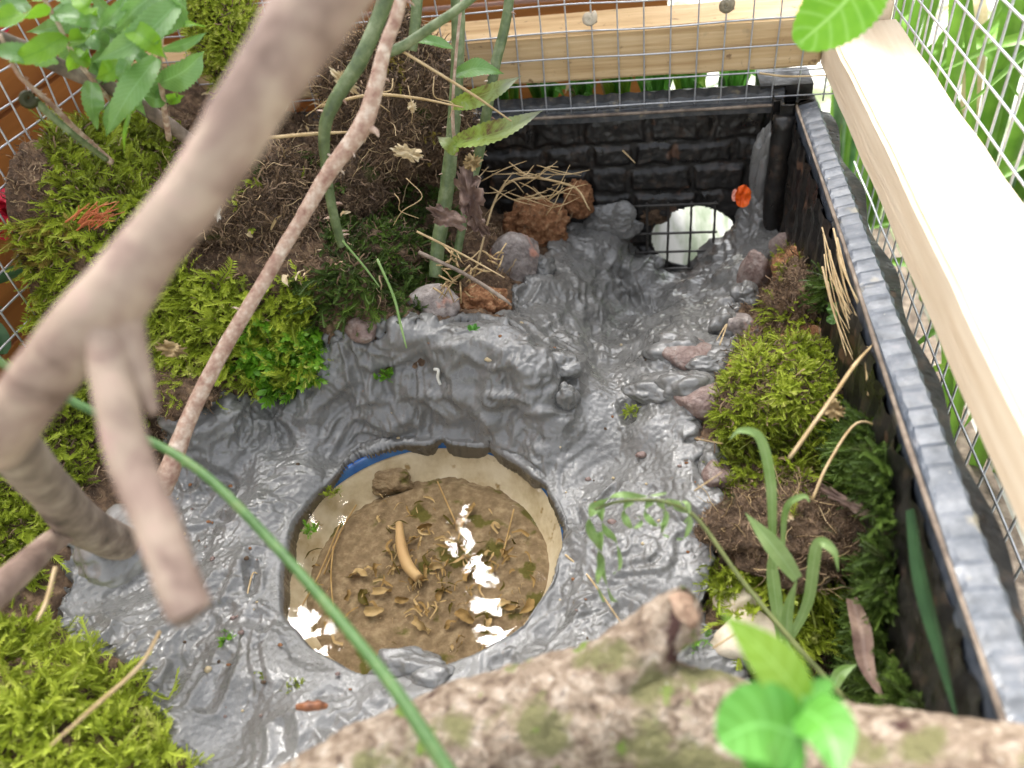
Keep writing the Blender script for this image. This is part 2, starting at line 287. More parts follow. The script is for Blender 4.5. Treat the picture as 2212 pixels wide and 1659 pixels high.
# ---------------------------------------------------------------- terrain height
WZ = -.370; BC = np.array([-.130, .263]); BR = .0822     # pond water level, bowl centre and radius
CP = [(-200,1800,-.33),(100,1500,-.335),(0,1659,-.33),(330,1600,-.355),(150,1380,-.35),(60,1050,-.33),(200,1150,-.35),(100,900,-.315),(60,650,-.27),(150,530,-.235),(0,500,-.225),(-200,700,-.26),
 (-250,1200,-.32),(250,1300,-.362),(400,1450,-.368),(550,1560,-.37),(450,1050,-.362),(380,940,-.355),(560,1000,-.363),(600,900,-.352),(700,835,-.330),(900,720,-.306),(900,752,-.312),(1000,712,-.306),(1000,770,-.313),(1140,820,-.322),(1130,770,-.315),(820,790,-.322),(900,930,-.366),(1010,935,-.366),(780,925,-.362),(1120,960,-.364),
 (730,900,-.352),(1240,900,-.350),(1300,880,-.350),(1400,950,-.35),(1500,1000,-.35),(1350,1150,-.36),(1450,1300,-.362),(1250,1300,-.367),(1290,800,-.367),(1300,720,-.388),(1345,650,-.404),(1440,612,-.412),(1150,705,-.332),(1205,745,-.338),(1320,520,-.366),(1385,585,-.392),(1290,600,-.378),(1640,480,-.35),(1665,430,-.335),(1460,755,-.346),(1510,700,-.354),(1490,585,-.408),
 (1150,640,-.35),(1180,570,-.352),(1230,480,-.365),(1350,460,-.372),(1560,650,-.366),(1620,570,-.358),(1650,500,-.36),(1600,700,-.35),(1430,560,-.408),(1400,700,-.385),(1240,640,-.362),(1500,780,-.345),(1420,830,-.343),(1650,850,-.332),(1750,750,-.34),(1750,600,-.36),
 (1700,1000,-.338),(1850,830,-.375),(1910,950,-.383),(1890,1200,-.383),(1700,1170,-.348),(1560,1150,-.352),(1600,1400,-.37),(1800,1400,-.395),(1960,1300,-.385),(1900,750,-.335),(1840,560,-.32),(1960,950,-.36),(2000,1150,-.375),(1300,1700,-.375),(900,1750,-.375),(1700,1700,-.38),
 (1060,620,-.335),(1130,440,-.35),(1020,480,-.325),(700,750,-.312),(600,700,-.295),(500,650,-.278),(400,700,-.288),(350,850,-.315),(750,600,-.27),(850,640,-.295),(950,620,-.32),(520,450,-.262),(620,400,-.265),(700,380,-.27),(820,400,-.272),(300,400,-.232),(900,450,-.285),(980,400,-.285),(330,280,-.225),(640,280,-.25)]
_c = np.array([at(a, b, z=z) for a, b, z in CP]); _c = _c[_c[:, 1] < .66]
_rg = [(BC[0]+q*math.cos(R(a)), BC[1]+q*math.sin(R(a)), WZ+h) for a in range(150, 400, 20) for q, h in ((.092, .003), (.115, .006))]; _c = np.concatenate([_c, np.array(_rg)])
def _tps(a, b):
    d2 = ((a[:, None]-b[None])**2).sum(-1)+1e-9; return .5*d2*np.log(d2)
_xy = _c[:, :2]*10; n_ = len(_xy); K = _tps(_xy, _xy)+np.eye(n_)*.004
A = np.zeros((n_+3, n_+3)); A[:n_, :n_] = K; A[:n_, n_] = 1; A[:n_, n_+1:] = _xy; A[n_, :n_] = 1; A[n_+1:, :n_] = _xy.T
sol = np.linalg.solve(A, np.concatenate([_c[:, 2], [0, 0, 0]]))
GX = np.arange(-.44, .13, .0025); GY = np.arange(-.05, .62, .0025); XX, YY = np.meshgrid(GX, GY); q_ = np.stack([XX.ravel(), YY.ravel()], 1)*10
TH = np.concatenate([_tps(c_, _xy)@sol[:n_]+sol[n_]+c_@sol[n_+1:] for c_ in np.array_split(q_, 40)]).reshape(XX.shape)
TH = np.clip(TH, -.435, -.19)
def smooth_T(x, y):
    fx = np.clip((x-GX[0])/.0025, 0, len(GX)-1.001); fy = np.clip((y-GY[0])/.0025, 0, len(GY)-1.001)
    i = fx.astype(int); j = fy.astype(int); a = fx-i; b = fy-j
    return TH[j, i]*(1-a)*(1-b)+TH[j, i+1]*a*(1-b)+TH[j+1, i]*(1-a)*b+TH[j+1, i+1]*a*b
def T(x, y):
    x = np.atleast_1d(np.asarray(x, float)); y = np.atleast_1d(np.asarray(y, float)); z = smooth_T(x, y)
    ang = np.arctan2(y-BC[1], x-BC[0]); r = np.hypot(x-BC[0], y-BC[1]); rb = BR*(1+.010*np.sin(3*ang+1)+.014*np.sin(7*ang)+.006*np.sin(17*ang))+.0085*np.exp(-((ang-2.28)/.24)**2)+.004*np.exp(-((ang-1.62)/.05)**2)+.004*np.exp(-((ang-1.2)/.05)**2)+.004*np.exp(-((ang-.62)/.08)**2)
    near = sstep(.10, -.2, np.sin(ang+.15))                       # towards the camera the clay laps over the rim and under water
    z = np.where(r < rb+.03, z+(np.minimum(z, WZ+.001+.0012*(1-near))-z)*(1-sstep(rb+.001, rb+.006+.02*near, r)), z)
    z = np.where((r > rb-.01) & (r < rb+.05), z+(np.maximum(z, WZ-.0015)-z)*(1-sstep(rb+.02, rb+.05, r)), z)
    hole = 1-sstep(rb-.0028, rb+.0005, r)
    return z*(1-hole)+np.minimum(z, -.43)*hole
def G(px, py, lift=0):
    r = M3 @ np.array([px-PW/2, py-PH/2, F]); t = np.linspace(.05, .75, 1400)/np.linalg.norm(r); P = t[:, None]*r
    h = P[:, 2]-smooth_T(P[:, 0], P[:, 1]); k = np.argmax((h < 0) | (P[:, 1] > .595)); p = P[k].copy(); p[2] += lift; return p
# ---------------------------------------------------------------- soil and clay sheets
def grid_mesh(x0, x1, y0, y1, st, fn, keep=None):
    xs = np.arange(x0, x1+st/2, st); ys = np.arange(y0, y1+st/2, st); X, Y = np.meshgrid(xs, ys); x = X.ravel(); y = Y.ravel(); z = fn(x, y)
    nx = len(xs); idx = np.arange(len(x)).reshape(X.shape); Q = np.stack([idx[:-1, :-1], idx[:-1, 1:], idx[1:, 1:], idx[1:, :-1]], -1).reshape(-1, 4)
    V = np.stack([x, y, z], 1)
    if keep is not None:
        k = keep(x, y, z); Q = Q[k[Q].any(1)]; u = np.unique(Q); mp = np.full(len(V), -1); mp[u] = np.arange(len(u)); V = V[u]; Q = mp[Q]
    return V, Q
MUDP = [(100,1330),(150,1230),(170,1170),(230,1140),(300,1120),(340,1060),(370,960),(350,905),(440,895),(490,850),(560,850),(640,845),(700,805),(685,760),(740,722),(830,705),(870,690),(900,700),(950,700),(990,680),(1040,690),(1090,700),(1108,640),(1130,605),(1185,600),(1190,540),(1235,475),(1290,470),(1330,430),(1400,420),
 (1400,300),(1680,300),(1690,470),(1665,560),(1620,640),(1565,690),(1600,730),(1555,770),(1540,830),(1500,850),(1495,950),(1540,1050),(1560,1130),(1545,1250),(1535,1330),(1590,1430),(1590,1500),(1620,1600),(1560,1800),(1300,1850),(900,1900),(500,1850),(440,1680),(350,1560),(300,1440),(190,1400)]
_mp = []
for a, b in MUDP:
    p = G(a, b) if b > 460 or a < 1330 else None
    if p is not None and b < 1660: _mp.append((p[0], p[1]))
    elif p is not None: q = at(a, b, z=-.372); _mp.append((q[0], q[1]))
    else: _mp.append((at(a, 500, y=.6)[0], .62))
_mp = np.array(_mp)
def sdf(x, y, poly):
    d = np.full(len(x), 1e9); P = np.stack([x, y], 1)
    for i in range(len(poly)):
        a = poly[i-1]; b = poly[i]; ab = b-a; t = np.clip(((P-a)@ab)/(ab@ab+1e-12), 0, 1); d = np.minimum(d, np.linalg.norm(P-a-t[:, None]*ab, axis=1))
    return np.where(inpoly(P, poly), d, -d)
def soil_z(x, y):
    p = p3(x, y); k = sstep(.006, -.002, sdf(x, y, _mp)); return T(x, y)+(.005*fbm(p*45, 4)+.0022*fbm(p*170, 3))*k+.0012*fbm(p*300+9, 3)-.012*(1-k)
V, Q = grid_mesh(-.40, .107, -.02, .598, .0017, soil_z)
soil = tag(link_mesh('soil', V, Q, MT['soil'], org=(0, 0, 0)), 'brown crumbly soil filling the planter under the moss and clay', 'soil', kind='structure')
def clay_relief(P):
    w_ = np.stack([perlin(P*24+5), perlin(P*24+31), perlin(P*24+57)], 1); q = P+w_*.013
    u = perlin(q*26+2)*3.2; fl = np.floor(u); terr = fl+sstep(.55, .95, u-fl)            # smeared layers ending in lips
    u2 = perlin(q*np.array([70, 52, 60])+9)*2.4; f2 = np.floor(u2); terr2 = f2+sstep(.5, .95, u2-f2)
    calm = sstep(-.35, .25, perlin(P*13+40)); a2 = sstep(-.1, .5, perlin(P*19+90)); rid = (1-np.abs(perlin(q*120+3)))**5
    tm = sstep(-.1, .35, perlin(P*21+140)); tm2 = sstep(-.05, .3, perlin(P*40+170))
    f = .0034*(terr*tm+u*(1-tm))/1.5+.0016*(terr2*tm2+u2*(1-tm2)*.6)*calm+.003*perlin(P*48+8)+.0014*rid*a2+.0009*fbm(q*120+5, 2)*(.25+a2)+.0005*fbm(P*400, 2)
    pit = sstep(.5, .7, perlin(P*130+77)); return f-.0012*pit
def bank_relief(P):
    w_ = np.stack([perlin(P*30+15), perlin(P*30+41), perlin(P*30+67)], 1); q = P+w_*.010
    return .006*perlin(q*np.array([24, 24, 60])+3)+.0042*(1-np.abs(perlin(q*np.array([38, 38, 85])+21)))**3+.002*perlin(q*np.array([90, 90, 160]))
def ring(x, y):
    r = np.hypot(x-BC[0], y-BC[1]); near = sstep(.10, -.2, (y-BC[1])/(r+1e-6)+.05); return r, near
def mud_z(x, y):
    s = sdf(x, y, _mp)+.006*fbm(p3(x, y)*70, 3); return T(x, y)+.004-.016*(1-sstep(-.008, .004, s))
V, Q = grid_mesh(-.33, .1065, -.02, .599, .00078, mud_z, lambda x, y, z: (sdf(x, y, _mp) > -.012))
e = .0015; nx = -(mud_z(V[:, 0]+e, V[:, 1])-mud_z(V[:, 0]-e, V[:, 1]))/(2*e); ny = -(mud_z(V[:, 0], V[:, 1]+e)-mud_z(V[:, 0], V[:, 1]-e))/(2*e)
nn = np.stack([np.clip(nx, -3, 3), np.clip(ny, -3, 3), np.ones(len(V))], 1); nn /= np.linalg.norm(nn, axis=1)[:, None]
rr0, near = ring(V[:, 0], V[:, 1]); away = sstep(-.002, .012, rr0-BR); steep = sstep(.92, .6, nn[:, 2]); rel = clay_relief(V)*(.2+.8*away)*(1-.45*sstep(.24, .16, V[:, 1]))+bank_relief(V)*steep*away
rs_ = np.random.default_rng(11); gro = np.zeros(len(V))       # finger smears pressed into the clay
for k in range(110):
    c0 = np.array([rs_.uniform(-.31, .09), rs_.uniform(.08, .57)]); th = rs_.uniform(0, 6.28); L_ = rs_.uniform(.010, .032); wd = rs_.uniform(.003, .0065); dd = np.array([math.cos(th), math.sin(th)])
    P2 = V[:, :2]-c0; k_ = np.abs(P2).max(1) < .05; q2 = P2[k_]; u_ = q2@dd; v_ = q2@np.array([-dd[1], dd[0]])+.25*u_*u_/L_*rs_.uniform(-1, 1)
    along = sstep(-L_*.5-.003, -L_*.5+.004, u_)*sstep(L_*.5+.002, L_*.5-.0005, u_); t_ = np.abs(v_)/wd
    gro[k_] += along*(-.0024*np.exp(-(t_*1.3)**2)+.0013*np.exp(-((t_-1.25)/.35)**2))+.0017*np.exp(-((u_-L_*.5)/.002)**2)*np.exp(-t_**2)
rel = rel+gro*away
V0 = V.copy(); V = V+nn*rel[:, None]; lip = (rr0 > BR-.002) & (rr0 < .0935) & (V0[:, 2] > -.40)
V[:, 2] = np.where(lip & (V0[:, 2] > WZ-.01), np.maximum(V[:, 2], WZ+.0013-.0016*near+.0010*fbm(V*120, 3)), V[:, 2])
mud = tag(link_mesh('mud', V, Q, MT['mud'], org=(0, 0, 0)), 'wet grey clay smeared round the pond and down to the hole', 'mud', kind='structure')
# clay pressed up the back wall either side of the hole
def blob(c, rad, seed, name, m, parent=None, rough=.25, fs=2.2, sub=5, cut=None, smooth=True, flatness=0):
    bm = __import__('bmesh').new(); __import__('bmesh').ops.create_icosphere(bm, subdivisions=sub, radius=1)
    v = np.array([list(a.co) for a in bm.verts]); f = [[a.index for a in q.verts] for q in bm.faces]; bm.free()
    n = fbm(v*fs*.5+seed*7.1, 5, .42 if m.name.startswith('wet_clay') else .55)
    if flatness:                                # broken, faceted stone
        rs = np.random.default_rng(int(seed*13)); dirs = rs.normal(size=(11, 3)); dirs /= np.linalg.norm(dirs, axis=1)[:, None]
        lim = .58+.32*rs.random(11); k = np.ones(len(v))
        for d_, l_ in zip(dirs, lim): k = np.minimum(k, l_/np.maximum(v@d_, 1e-3))
        v = v*(1-flatness+flatness*np.minimum(k, 1))[:, None]
    v = v*(1+rough*n)[:, None]*np.array(rad)+np.asarray(c)
    return link_mesh(name, v, np.array(f), m, parent, smooth=smooth), v, np.array(f)
def ontop(px, py, rad, up=.3):
    p = G(px, py); p[2] += rad*up; return p
for k, (px, py, rx, ry, rz) in enumerate([(1655, 385, .012, .009, .050), (1648, 470, .018, .016, .045), (1630, 560, .016, .018, .02), (1330, 480, .024, .010, .016), (1280, 515, .028, .014, .010), (1225, 545, .02, .02, .008), (1400, 570, .012, .010, .012), (1590, 590, .012, .012, .010)]):
    c = at(px, py, y=.594); o, _, _ = blob(c, (rx, ry, rz), 20+k, 'mud_bank', MT['mud'], rough=.34, fs=2.2, sub=6); tag(o, kind='structure')
    o['label'] = 'grey clay pressed up against the black planter wall'; o['category'] = 'mud'
# ---------------------------------------------------------------- bowl, water, silt
def lathe(prof, n=96, c=(0, 0, 0), wob=0):
    v = []; f = []; m = len(prof); cx, cy, cz = c
    for i in range(n):
        a = 2*math.pi*i/n
        for r, z in prof: v.append((cx+r*math.cos(a), cy+r*math.sin(a), cz+z))
    f = [(i*m+j, ((i+1) % n)*m+j, ((i+1) % n)*m+j+1, i*m+j+1) for i in range(n) for j in range(m-1)]
    return v, f
B = thing('bowl', (BC[0], BC[1], -.425), 'white bowl with blue patterned rim sunk in grey clay as a pond', 'bowl')
mb = MB(); mb.add(*lathe([(.0, .027), (.05, .028), (.064, .031), (.074, .040), (.0805, .0505), (.0855, .0565), (.088, .0585), (.0895, .0575), (.087, .052), (.080, .040), (.068, .025), (.045, .01), (.035, .0), (0, .0)], c=(BC[0], BC[1], -.4303))); build(mb, 'basin', MT['bowl'], B)
mb = MB(); mb.add(*lathe([(.0832, .0545), (.0857, .0573), (.088, .0592), (.0902, .0578)], c=(BC[0], BC[1], -.4303))); build(mb, 'blue_rim', MT['blue'], B)
def bed_z(x, y):
    p = p3(x, y); return -.3870+.0014*fbm(p*50, 3)+.0006*fbm(p*260, 2)-.006*sstep(.066, .078, np.hypot(x-BC[0]-.003, y-BC[1]+.008))
V, Q = grid_mesh(BC[0]-.08, BC[0]+.08, BC[1]-.08, BC[1]+.08, .0012, bed_z, lambda x, y, z: np.hypot(x-BC[0], y-BC[1]) < .0785)
tag(link_mesh('silt', V, Q, MT['bed'], org=(0, 0, 0)), 'brown silt settled on the bottom of the pond bowl', 'silt', kind='structure')
ang = np.linspace(0, 2*math.pi, 97)[:-1]; mb = MB(); vv = [(BC[0], BC[1], WZ)]
for a in ang:
    r = .0865+.020*float(sstep(-.1, -.9, math.sin(a)*1.0)); vv.append((BC[0]+r*math.cos(a), BC[1]+r*math.sin(a), WZ))
mb.add(vv, [(0, i+1, (i+1) % 96+1) for i in range(96)])
tag(build(mb, 'water', MT['water'], org=(0, 0, 0)), 'still murky water filling the sunken bowl', 'water', kind='structure')
# ---------------------------------------------------------------- black planter
PL = thing('planter', (0, .3, -.44), 'black plastic planter trough with moulded brick walls', 'planter')
HC = at(1497, 512, y=.6); HR = (.0365, .031)
def wall_grid(u0, u1, v0, v1, st, fn, keep=None):
    return grid_mesh(u0, u1, v0, v1, st, fn, keep)
BRK = []
zz = -.262; row = 0; rr = random.Random(5)
while zz > -.44:
    h = rr.choice([.017, .021, .025]); xx = -.43+rr.random()*.03
    while xx < .09:
        wd = rr.uniform(.028, .052); BRK.append((xx, xx+wd, zz-h, zz, rr.random())); xx += wd+.003
    zz -= h+.003
def back_relief(x, z):
    d = np.zeros(len(x)); n = perlin(p3(x*60, z*60))*.0025
    for (a, b, c, e, s) in BRK:
        if b > .092: b = .092
        k = sstep(0, .003, np.minimum(np.minimum(x+n-a, b-x-n), np.minimum(z+n-c, e-z-n))); d = np.maximum(d, k*(.0020+.0022*s)*(1+.0*x))
    d = d+.0012*fbm(p3(x*120, z*120), 4)*(d > 0)+.0004*fbm(p3(x*400, z*400), 2)
    return d
V, Q = wall_grid(-.43, .106, -.44, -.258, .0013, lambda x, z: back_relief(x, z), lambda x, z, d: ((x-HC[0])/HR[0])**2+((z-HC[2])/HR[1])**2 > 1)
Vw = np.stack([V[:, 0], .6015-V[:, 2], V[:, 1]], 1); link_mesh('back_wall', Vw, Q[:, ::-1].copy(), MT['plastic'], PL)
mb = MB(); hp = []
for i in range(49):
    a = 2*math.pi*i/48; hp.append((HC[0]+(HR[0]+.0008)*math.cos(a), .601, HC[2]+(HR[1]+.0008)*math.sin(a)))
mb.tube(hp, .0016, 6, 1, cap=False, rough=.3); build(mb, 'hole_edge', MT['plastic'], PL)
V, Q = wall_grid(-.02, .58, -.44, -.262, .0025, lambda y, z: .002*fbm(p3(y*50, z*50), 4)+.0018*(np.sin(y*260) > 0))
Vw = np.stack([.1085-V[:, 2], V[:, 0], V[:, 1]], 1); link_mesh('side_wall', Vw, Q, MT['plastic'], PL)
mb = MB(); mb.box((.1125, -.02, -.44), (.1155, .6, -.262)); mb.box((-.43, .6035, -.44), (HC[0]-HR[0]-.004, .606, -.262)); mb.box((HC[0]+HR[0]+.004, .6035, -.44), (.118, .606, -.262)); mb.box((HC[0]-HR[0]-.004, .6035, HC[2]+HR[1]+.003), (HC[0]+HR[0]+.004, .606, -.262)); mb.box((.086, .607, -.44), (.1245, .64, -.250)); mb.box((.119, .589, -.44), (.1245, .6, -.256)); build(mb, 'outer_skin', MT['plastic'], PL, smooth=False)
# back rim: rolled lip with a crimped upper edge
def rim_strip(prof, xs, axis, mod):
    v = []; m = len(prof)
    for i, s_ in enumerate(xs):
        for j, (o_, z_) in enumerate(prof):
            do, dz = mod(s_, j); o2 = o_+do; z2 = z_+dz
            v.append((s_, o2, z2) if axis == 'x' else (o2, s_, z2))
    f = [(i*m+j, (i+1)*m+j, (i+1)*m+j+1, i*m+j+1) for i in range(len(xs)-1) for j in range(m-1)]
    return v, f
def zig(s_, per, ph=0): t = ((s_/per+ph) % 1); return abs(t*2-1)
mb = MB(); xs = np.arange(-.43, .1035, .0021)
bprof = [(.599, -.267), (.596, -.266), (.5955, -.2605), (.599, -.2595), (.601, -.2595), (.6035, -.2545), (.612, -.2515), (.616, -.2525), (.616, -.262), (.6035, -.266)]
mb.add(*rim_strip(bprof, xs, 'x', lambda s_, j: ((0, .0016*zig(s_, .013)) if j in (5, 6) else (0, .0006*math.sin(s_*40)))))
build(mb, 'back_rim', MT['plastic_back'], PL, smooth=False)
mb = MB(); mb.tube([(-.43, .5958, -.2605), (-.2, .5952, -.2600), (0, .5958, -.2607), (.103, .5955, -.2602)], .0012, 6, 14, rough=.3); build(mb, 'lip_highlight_bead', MT['branch_grey'], PL)  # light brown tube added as the highlight line along the back lip
# side rim
mb = MB(); ys = np.arange(-.03, .585, .00275)
sprof = [(.113, -.270), (.1098, -.268), (.1095, -.2575), (.1103, -.2560), (.1113, -.2568), (.1128, -.2562), (.1222, -.2540), (.1236, -.2550), (.1262, -.262), (.1335, -.264), (.135, -.27), (.1275, -.270)]
def smod(s_, j):
    st = (s_/.0115) % 1; saw = .0008*(st if st < .85 else (1-st)/.15*.85)*(.5+.7*math.sin(s_*31)**2)
    if j in (5, 6): return (.0009*zig(s_, .0115), saw)
    if j == 7: return (.0010*zig(s_, .0115, .3), saw*.7)
    if j in (8, 9, 10): return (.0025*math.sin(s_*70)*(j > 8), .0012*math.sin(s_*55+1))
    return (.0006*math.sin(s_*30), .0004*math.sin(s_*44))
v_, f_ = rim_strip(sprof, ys, 'y', smod); m_ = len(sprof); mb.add(v_, [q for q in f_ if q[0] % m_ < 7]); build(mb, 'side_rim', MT['plastic_rim'], PL, smooth=False)
mb = MB(); mb.add(v_, [q for q in f_ if q[0] % m_ >= 7]); build(mb, 'rim_flange', MT['plastic'], PL, smooth=False)
mb = MB(); mb.tube([(.1096, -.03, -.2562), (.1099, .1, -.2556), (.1089, .25, -.2562), (.1099, .4, -.2556), (.1095, .583, -.256)], .0011, 6, 12, rough=.3); build(mb, 'lip_highlight_bead', MT['branch_grey'], PL)
# corner post: folded slot profile
cp = [(.094, .598), (.094, .588), (.099, .590), (.098, .581), (.107, .580), (.110, .584), (.109, .588), (.121, .588)]
mb = MB(); v = []
for z in (-.44, -.2545):
    for (x, y) in cp: v.append((x, y, z))
    for (x, y) in cp[::-1]: v.append((x+.0016, y+.0018, z))
n = len(cp)*2; mb.add(v, [(i, (i+1) % n, n+(i+1) % n, n+i) for i in range(n)]+[tuple(range(n, 2*n))]); build(mb, 'corner_post', MT['plastic'], PL, smooth=False)
mb = MB(); mb.tube([(.102, .581, -.262), (.1018, .580, -.33), (.101, .580, -.40), (.101, .580, -.44)], [.0085, .0088, .0086, .0085], 16, 8, rough=.03); build(mb, 'corner_rib', MT['plastic'], PL)
# grille in the hole
mb = MB(); xs_ = [at(a, 500, y=.6)[0] for a in (1397, 1442, 1490, 1540)]; ztop = at(1490, 434, y=.6)[2]
zs_ = [ztop, at(1490, 495, y=.6)[2]+.0, at(1490, 535, y=.6)[2], at(1490, 572, y=.6)[2]]
for x in xs_: mb.tube([(x, .5955, ztop+.002), (x+.0004, .595, -.37), (x, .5955, -.407)], .0011, 6, 8, rough=.25, rs=300)
for z in zs_: mb.tube([(xs_[0]-.012, .5945, z), (.04, .594, z+.0003), (xs_[-1]+.003, .5945, z)], .0011, 6, 8, rough=.25, rs=300)
tag(build(mb, 'wire_grille', MT['wire_dark']), 'dark rusty wire grid covering the round hole in the planter wall', 'grille')
# ---------------------------------------------------------------- timber frame
def beam(name, a, b, m, label, cat='beam', bev=.002):
    import bmesh
    bm = bmesh.new(); bmesh.ops.create_cube(bm, size=1)
    a = np.array(a); b = np.array(b)
    for v in bm.verts: v.co = Vector((a+b)/2+np.array(v.co)*(b-a))
    L_ = int(np.argmax(b-a)); es = [e for e in bm.edges if abs((e.verts[0].co-e.verts[1].co)[L_]) > 1e-4]
    bmesh.ops.subdivide_edges(bm, edges=es, cuts=40)
    bmesh.ops.bevel(bm, geom=[e for e in bm.edges if len(e.link_faces) == 2 and e.calc_face_angle(0) > .5], offset=bev, segments=3, affect='EDGES')
    V = np.array([list(v.co) for v in bm.verts]); Fs = [[v.index for v in f.verts] for f in bm.faces]; bm.free()
    V = V+np.stack([fbm(V*18+k*9, 3)*.0007 for k in range(3)], 1)
    return tag(link_mesh(name, V, Fs, m, smooth=False), label, cat)
beam('timber_rail', (-.42, .6045, -.2365), (.1262, .652, -.2), MT['wood'], 'horizontal pine rail behind the back wire mesh, dirt flecked')
beam('timber_rail', (.1255, -.05, -.2345), (.1735, .602, -.2055), MT['wood_y'], 'pale pine rail running down the right side, sunlit white on top')
beam('timber_post', (.1268, .604, -.2355), (.170, .65, -.10), MT['wood_y'], 'upright pine post at the far right corner of the frame')
# ---------------------------------------------------------------- wire mesh panels
def mesh_panel(o, du, dv, nu, nv, r, label, seed, sp=.019, amp=.0012, clipf=None):
    o = np.array(o, float); du = np.array(du, float); dv = np.array(dv, float); nn = np.cross(du, dv); mb = MB(); rs = np.random.default_rng(seed)
    W = lambda u, v: o+du*u+dv*v+(du*perlin(np.array([[u*12, v*12, seed]]))[0]+nn*perlin(np.array([[u*12, v*12, seed+9.5]]))[0]+dv*perlin(np.array([[u*12, v*12, seed+4.5]]))[0])*amp
    for i in range(nu+1): mb.tube([W(i*sp, j*sp/1.0) for j in np.arange(-.3, nv+.31, .5)], r, 5, 1)
    for j in range(nv+1): mb.tube([W(i*sp, j*sp)+nn*r*1.6 for i in np.arange(-.3, nu+.31, .5)], r, 5, 1)
    return tag(build(mb, 'wire_mesh', MT['wire']), label, 'wire mesh')
mesh_panel((-.4, .6015, -.2555), (1, 0, 0), (0, 0, 1), 29, 8, .00065, 'galvanised square wire mesh across the back in front of the pine rail', 1)
mesh_panel((.1755, .64, -.43), (0, -1, 0), (0, 0, 1), 33, 18, .00075, 'galvanised square wire mesh beyond the pale rail on the right', 2)
mesh_panel((-.4025, .6, -.30), (0, -1, 0), (0, 0, 1), 24, 12, .00075, 'sagging galvanised wire mesh at the far left beside the moss', 3, amp=.004)
# ---------------------------------------------------------------- scatter: moss and fibres
def frond_proto(n=11, ln=1, lw=.2, ang=.9, leaf_len=.22, droop=.5, seed=0, thick=.02, spiral=False):
    """a moss shoot of unit length along +z: stem ribbon and overlapping pointed leaves"""
    rs = np.random.default_rng(seed); V = []; Fq = []
    def P(t): return np.array([droop*t*t*.6, .05*math.sin(t*4+seed), t*(1-.15*droop*t)])
    pts = [P(t) for t in np.linspace(0, 1, 6)]
    for i, p in enumerate(pts): V += [p+[0, -thick, 0], p+[0, thick, 0]]
    for i in range(5): Fq.append((2*i, 2*i+1, 2*i+3, 2*i+2))
    for k in range(n):
        t = .08+.92*k/n; p = P(t); ll = leaf_len*(1-.55*t**3)*rs.uniform(.8, 1.2)
        for s_ in ((-1, 1) if not spiral else (0, 1, 2)):
            if spiral: a = k*1.7+s_*2.1; side = np.array([math.cos(a), math.sin(a), 0])
            else: side = np.array([rs.normal()*.35, s_, rs.normal()*.1])
            d = side*math.sin(ang)+np.array([droop*t, 0, 1])*math.cos(ang); d /= np.linalg.norm(d)
            nrm = np.cross(d, [0.3, 0, 1]); nrm /= np.linalg.norm(nrm)+1e-9; b = len(V)
            V += [p, p+d*ll*.45+nrm*lw*ll, p+d*ll, p+d*ll*.45-nrm*lw*ll]; Fq.append((b, b+1, b+2, b+3))
    return np.array(V), np.array(Fq)
FR = [frond_proto(17, droop=.3+.2*(k % 4), ang=.75+.12*(k % 3), leaf_len=.2+.03*(k % 2), lw=.12, seed=k) for k in range(6)]
ST = [frond_proto(7, leaf_len=.42, lw=.28, ang=.85, droop=.2, seed=20+k, spiral=True) for k in range(4)]
def fib_proto(seed):
    rs = np.random.default_rng(seed); P = [np.zeros(3)]; d = np.array([0, 0, 1.])
    for k in range(6): d = d+rs.normal(size=3)*.65; d /= np.linalg.norm(d); P.append(P[-1]+d/6)
    P = np.array(P); V = []; Fq = []
    for k, p in enumerate(P): V += [p+[-.028, 0, 0], p+[.02, .025, 0]]
    for k in range(6): Fq.append((2*k, 2*k+1, 2*k+3, 2*k+2))
    return np.array(V), np.array(Fq)
FB = [fib_proto(k) for k in range(10)]
def strand_proto(seed):
    rs = np.random.default_rng(seed); P = [np.zeros(3)]; d = np.array([0, 0, 1.])
    for k in range(8): d = d+rs.normal(size=3)*.22; d /= np.linalg.norm(d); P.append(P[-1]+d/8)
    V = []; Fq = []
    for p in P: V += [p+[-.014, 0, 0], p+[.007, .012, 0], p+[.007, -.012, 0]]
    for k in range(8):
        for j in range(3): Fq.append((3*k+j, 3*k+(j+1) % 3, 3*k+3+(j+1) % 3, 3*k+3+j))
    return np.array(V), np.array(Fq)
FS = [strand_proto(50+k) for k in range(8)]
def instances(name, protos, pos, dirs, size, tone, m, label, cat, kind='stuff', parent=None):
    n = len(pos); Vs = []; Fs = []; Cs = []; off = 0
    if n == 0: return None
    pid = rng.integers(0, len(protos), n)
    d = dirs/(np.linalg.norm(dirs, axis=1)[:, None]+1e-9); a = rng.normal(size=(n, 3)); a -= (a*d).sum(1)[:, None]*d
    dn = d*np.array([1, 1, 0]); a = a*.6+dn*1.2; a -= (a*d).sum(1)[:, None]*d; a /= np.linalg.norm(a, axis=1)[:, None]+1e-9; b = np.cross(d, a)
    for k, (pv, pf) in enumerate(protos):
        s_ = np.where(pid == k)[0]
        if not len(s_): continue
        v = (a[s_, None]*pv[None, :, 0:1]+b[s_, None]*pv[None, :, 1:2]+d[s_, None]*pv[None, :, 2:3])*size[s_, None, None]+pos[s_, None]
        f = pf[None]+(np.arange(len(s_))*len(pv))[:, None, None]+off
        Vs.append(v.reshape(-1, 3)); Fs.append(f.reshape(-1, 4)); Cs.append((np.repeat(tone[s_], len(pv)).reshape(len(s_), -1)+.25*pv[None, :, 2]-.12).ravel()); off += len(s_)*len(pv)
    o = link_mesh(name, np.concatenate(Vs), np.concatenate(Fs), m, parent, smooth=False, col=np.clip(np.concatenate(Cs), 0, 1))
    if parent is None: tag(o, label, cat, kind=kind)
    elif kind: o['kind'] = kind
    return o
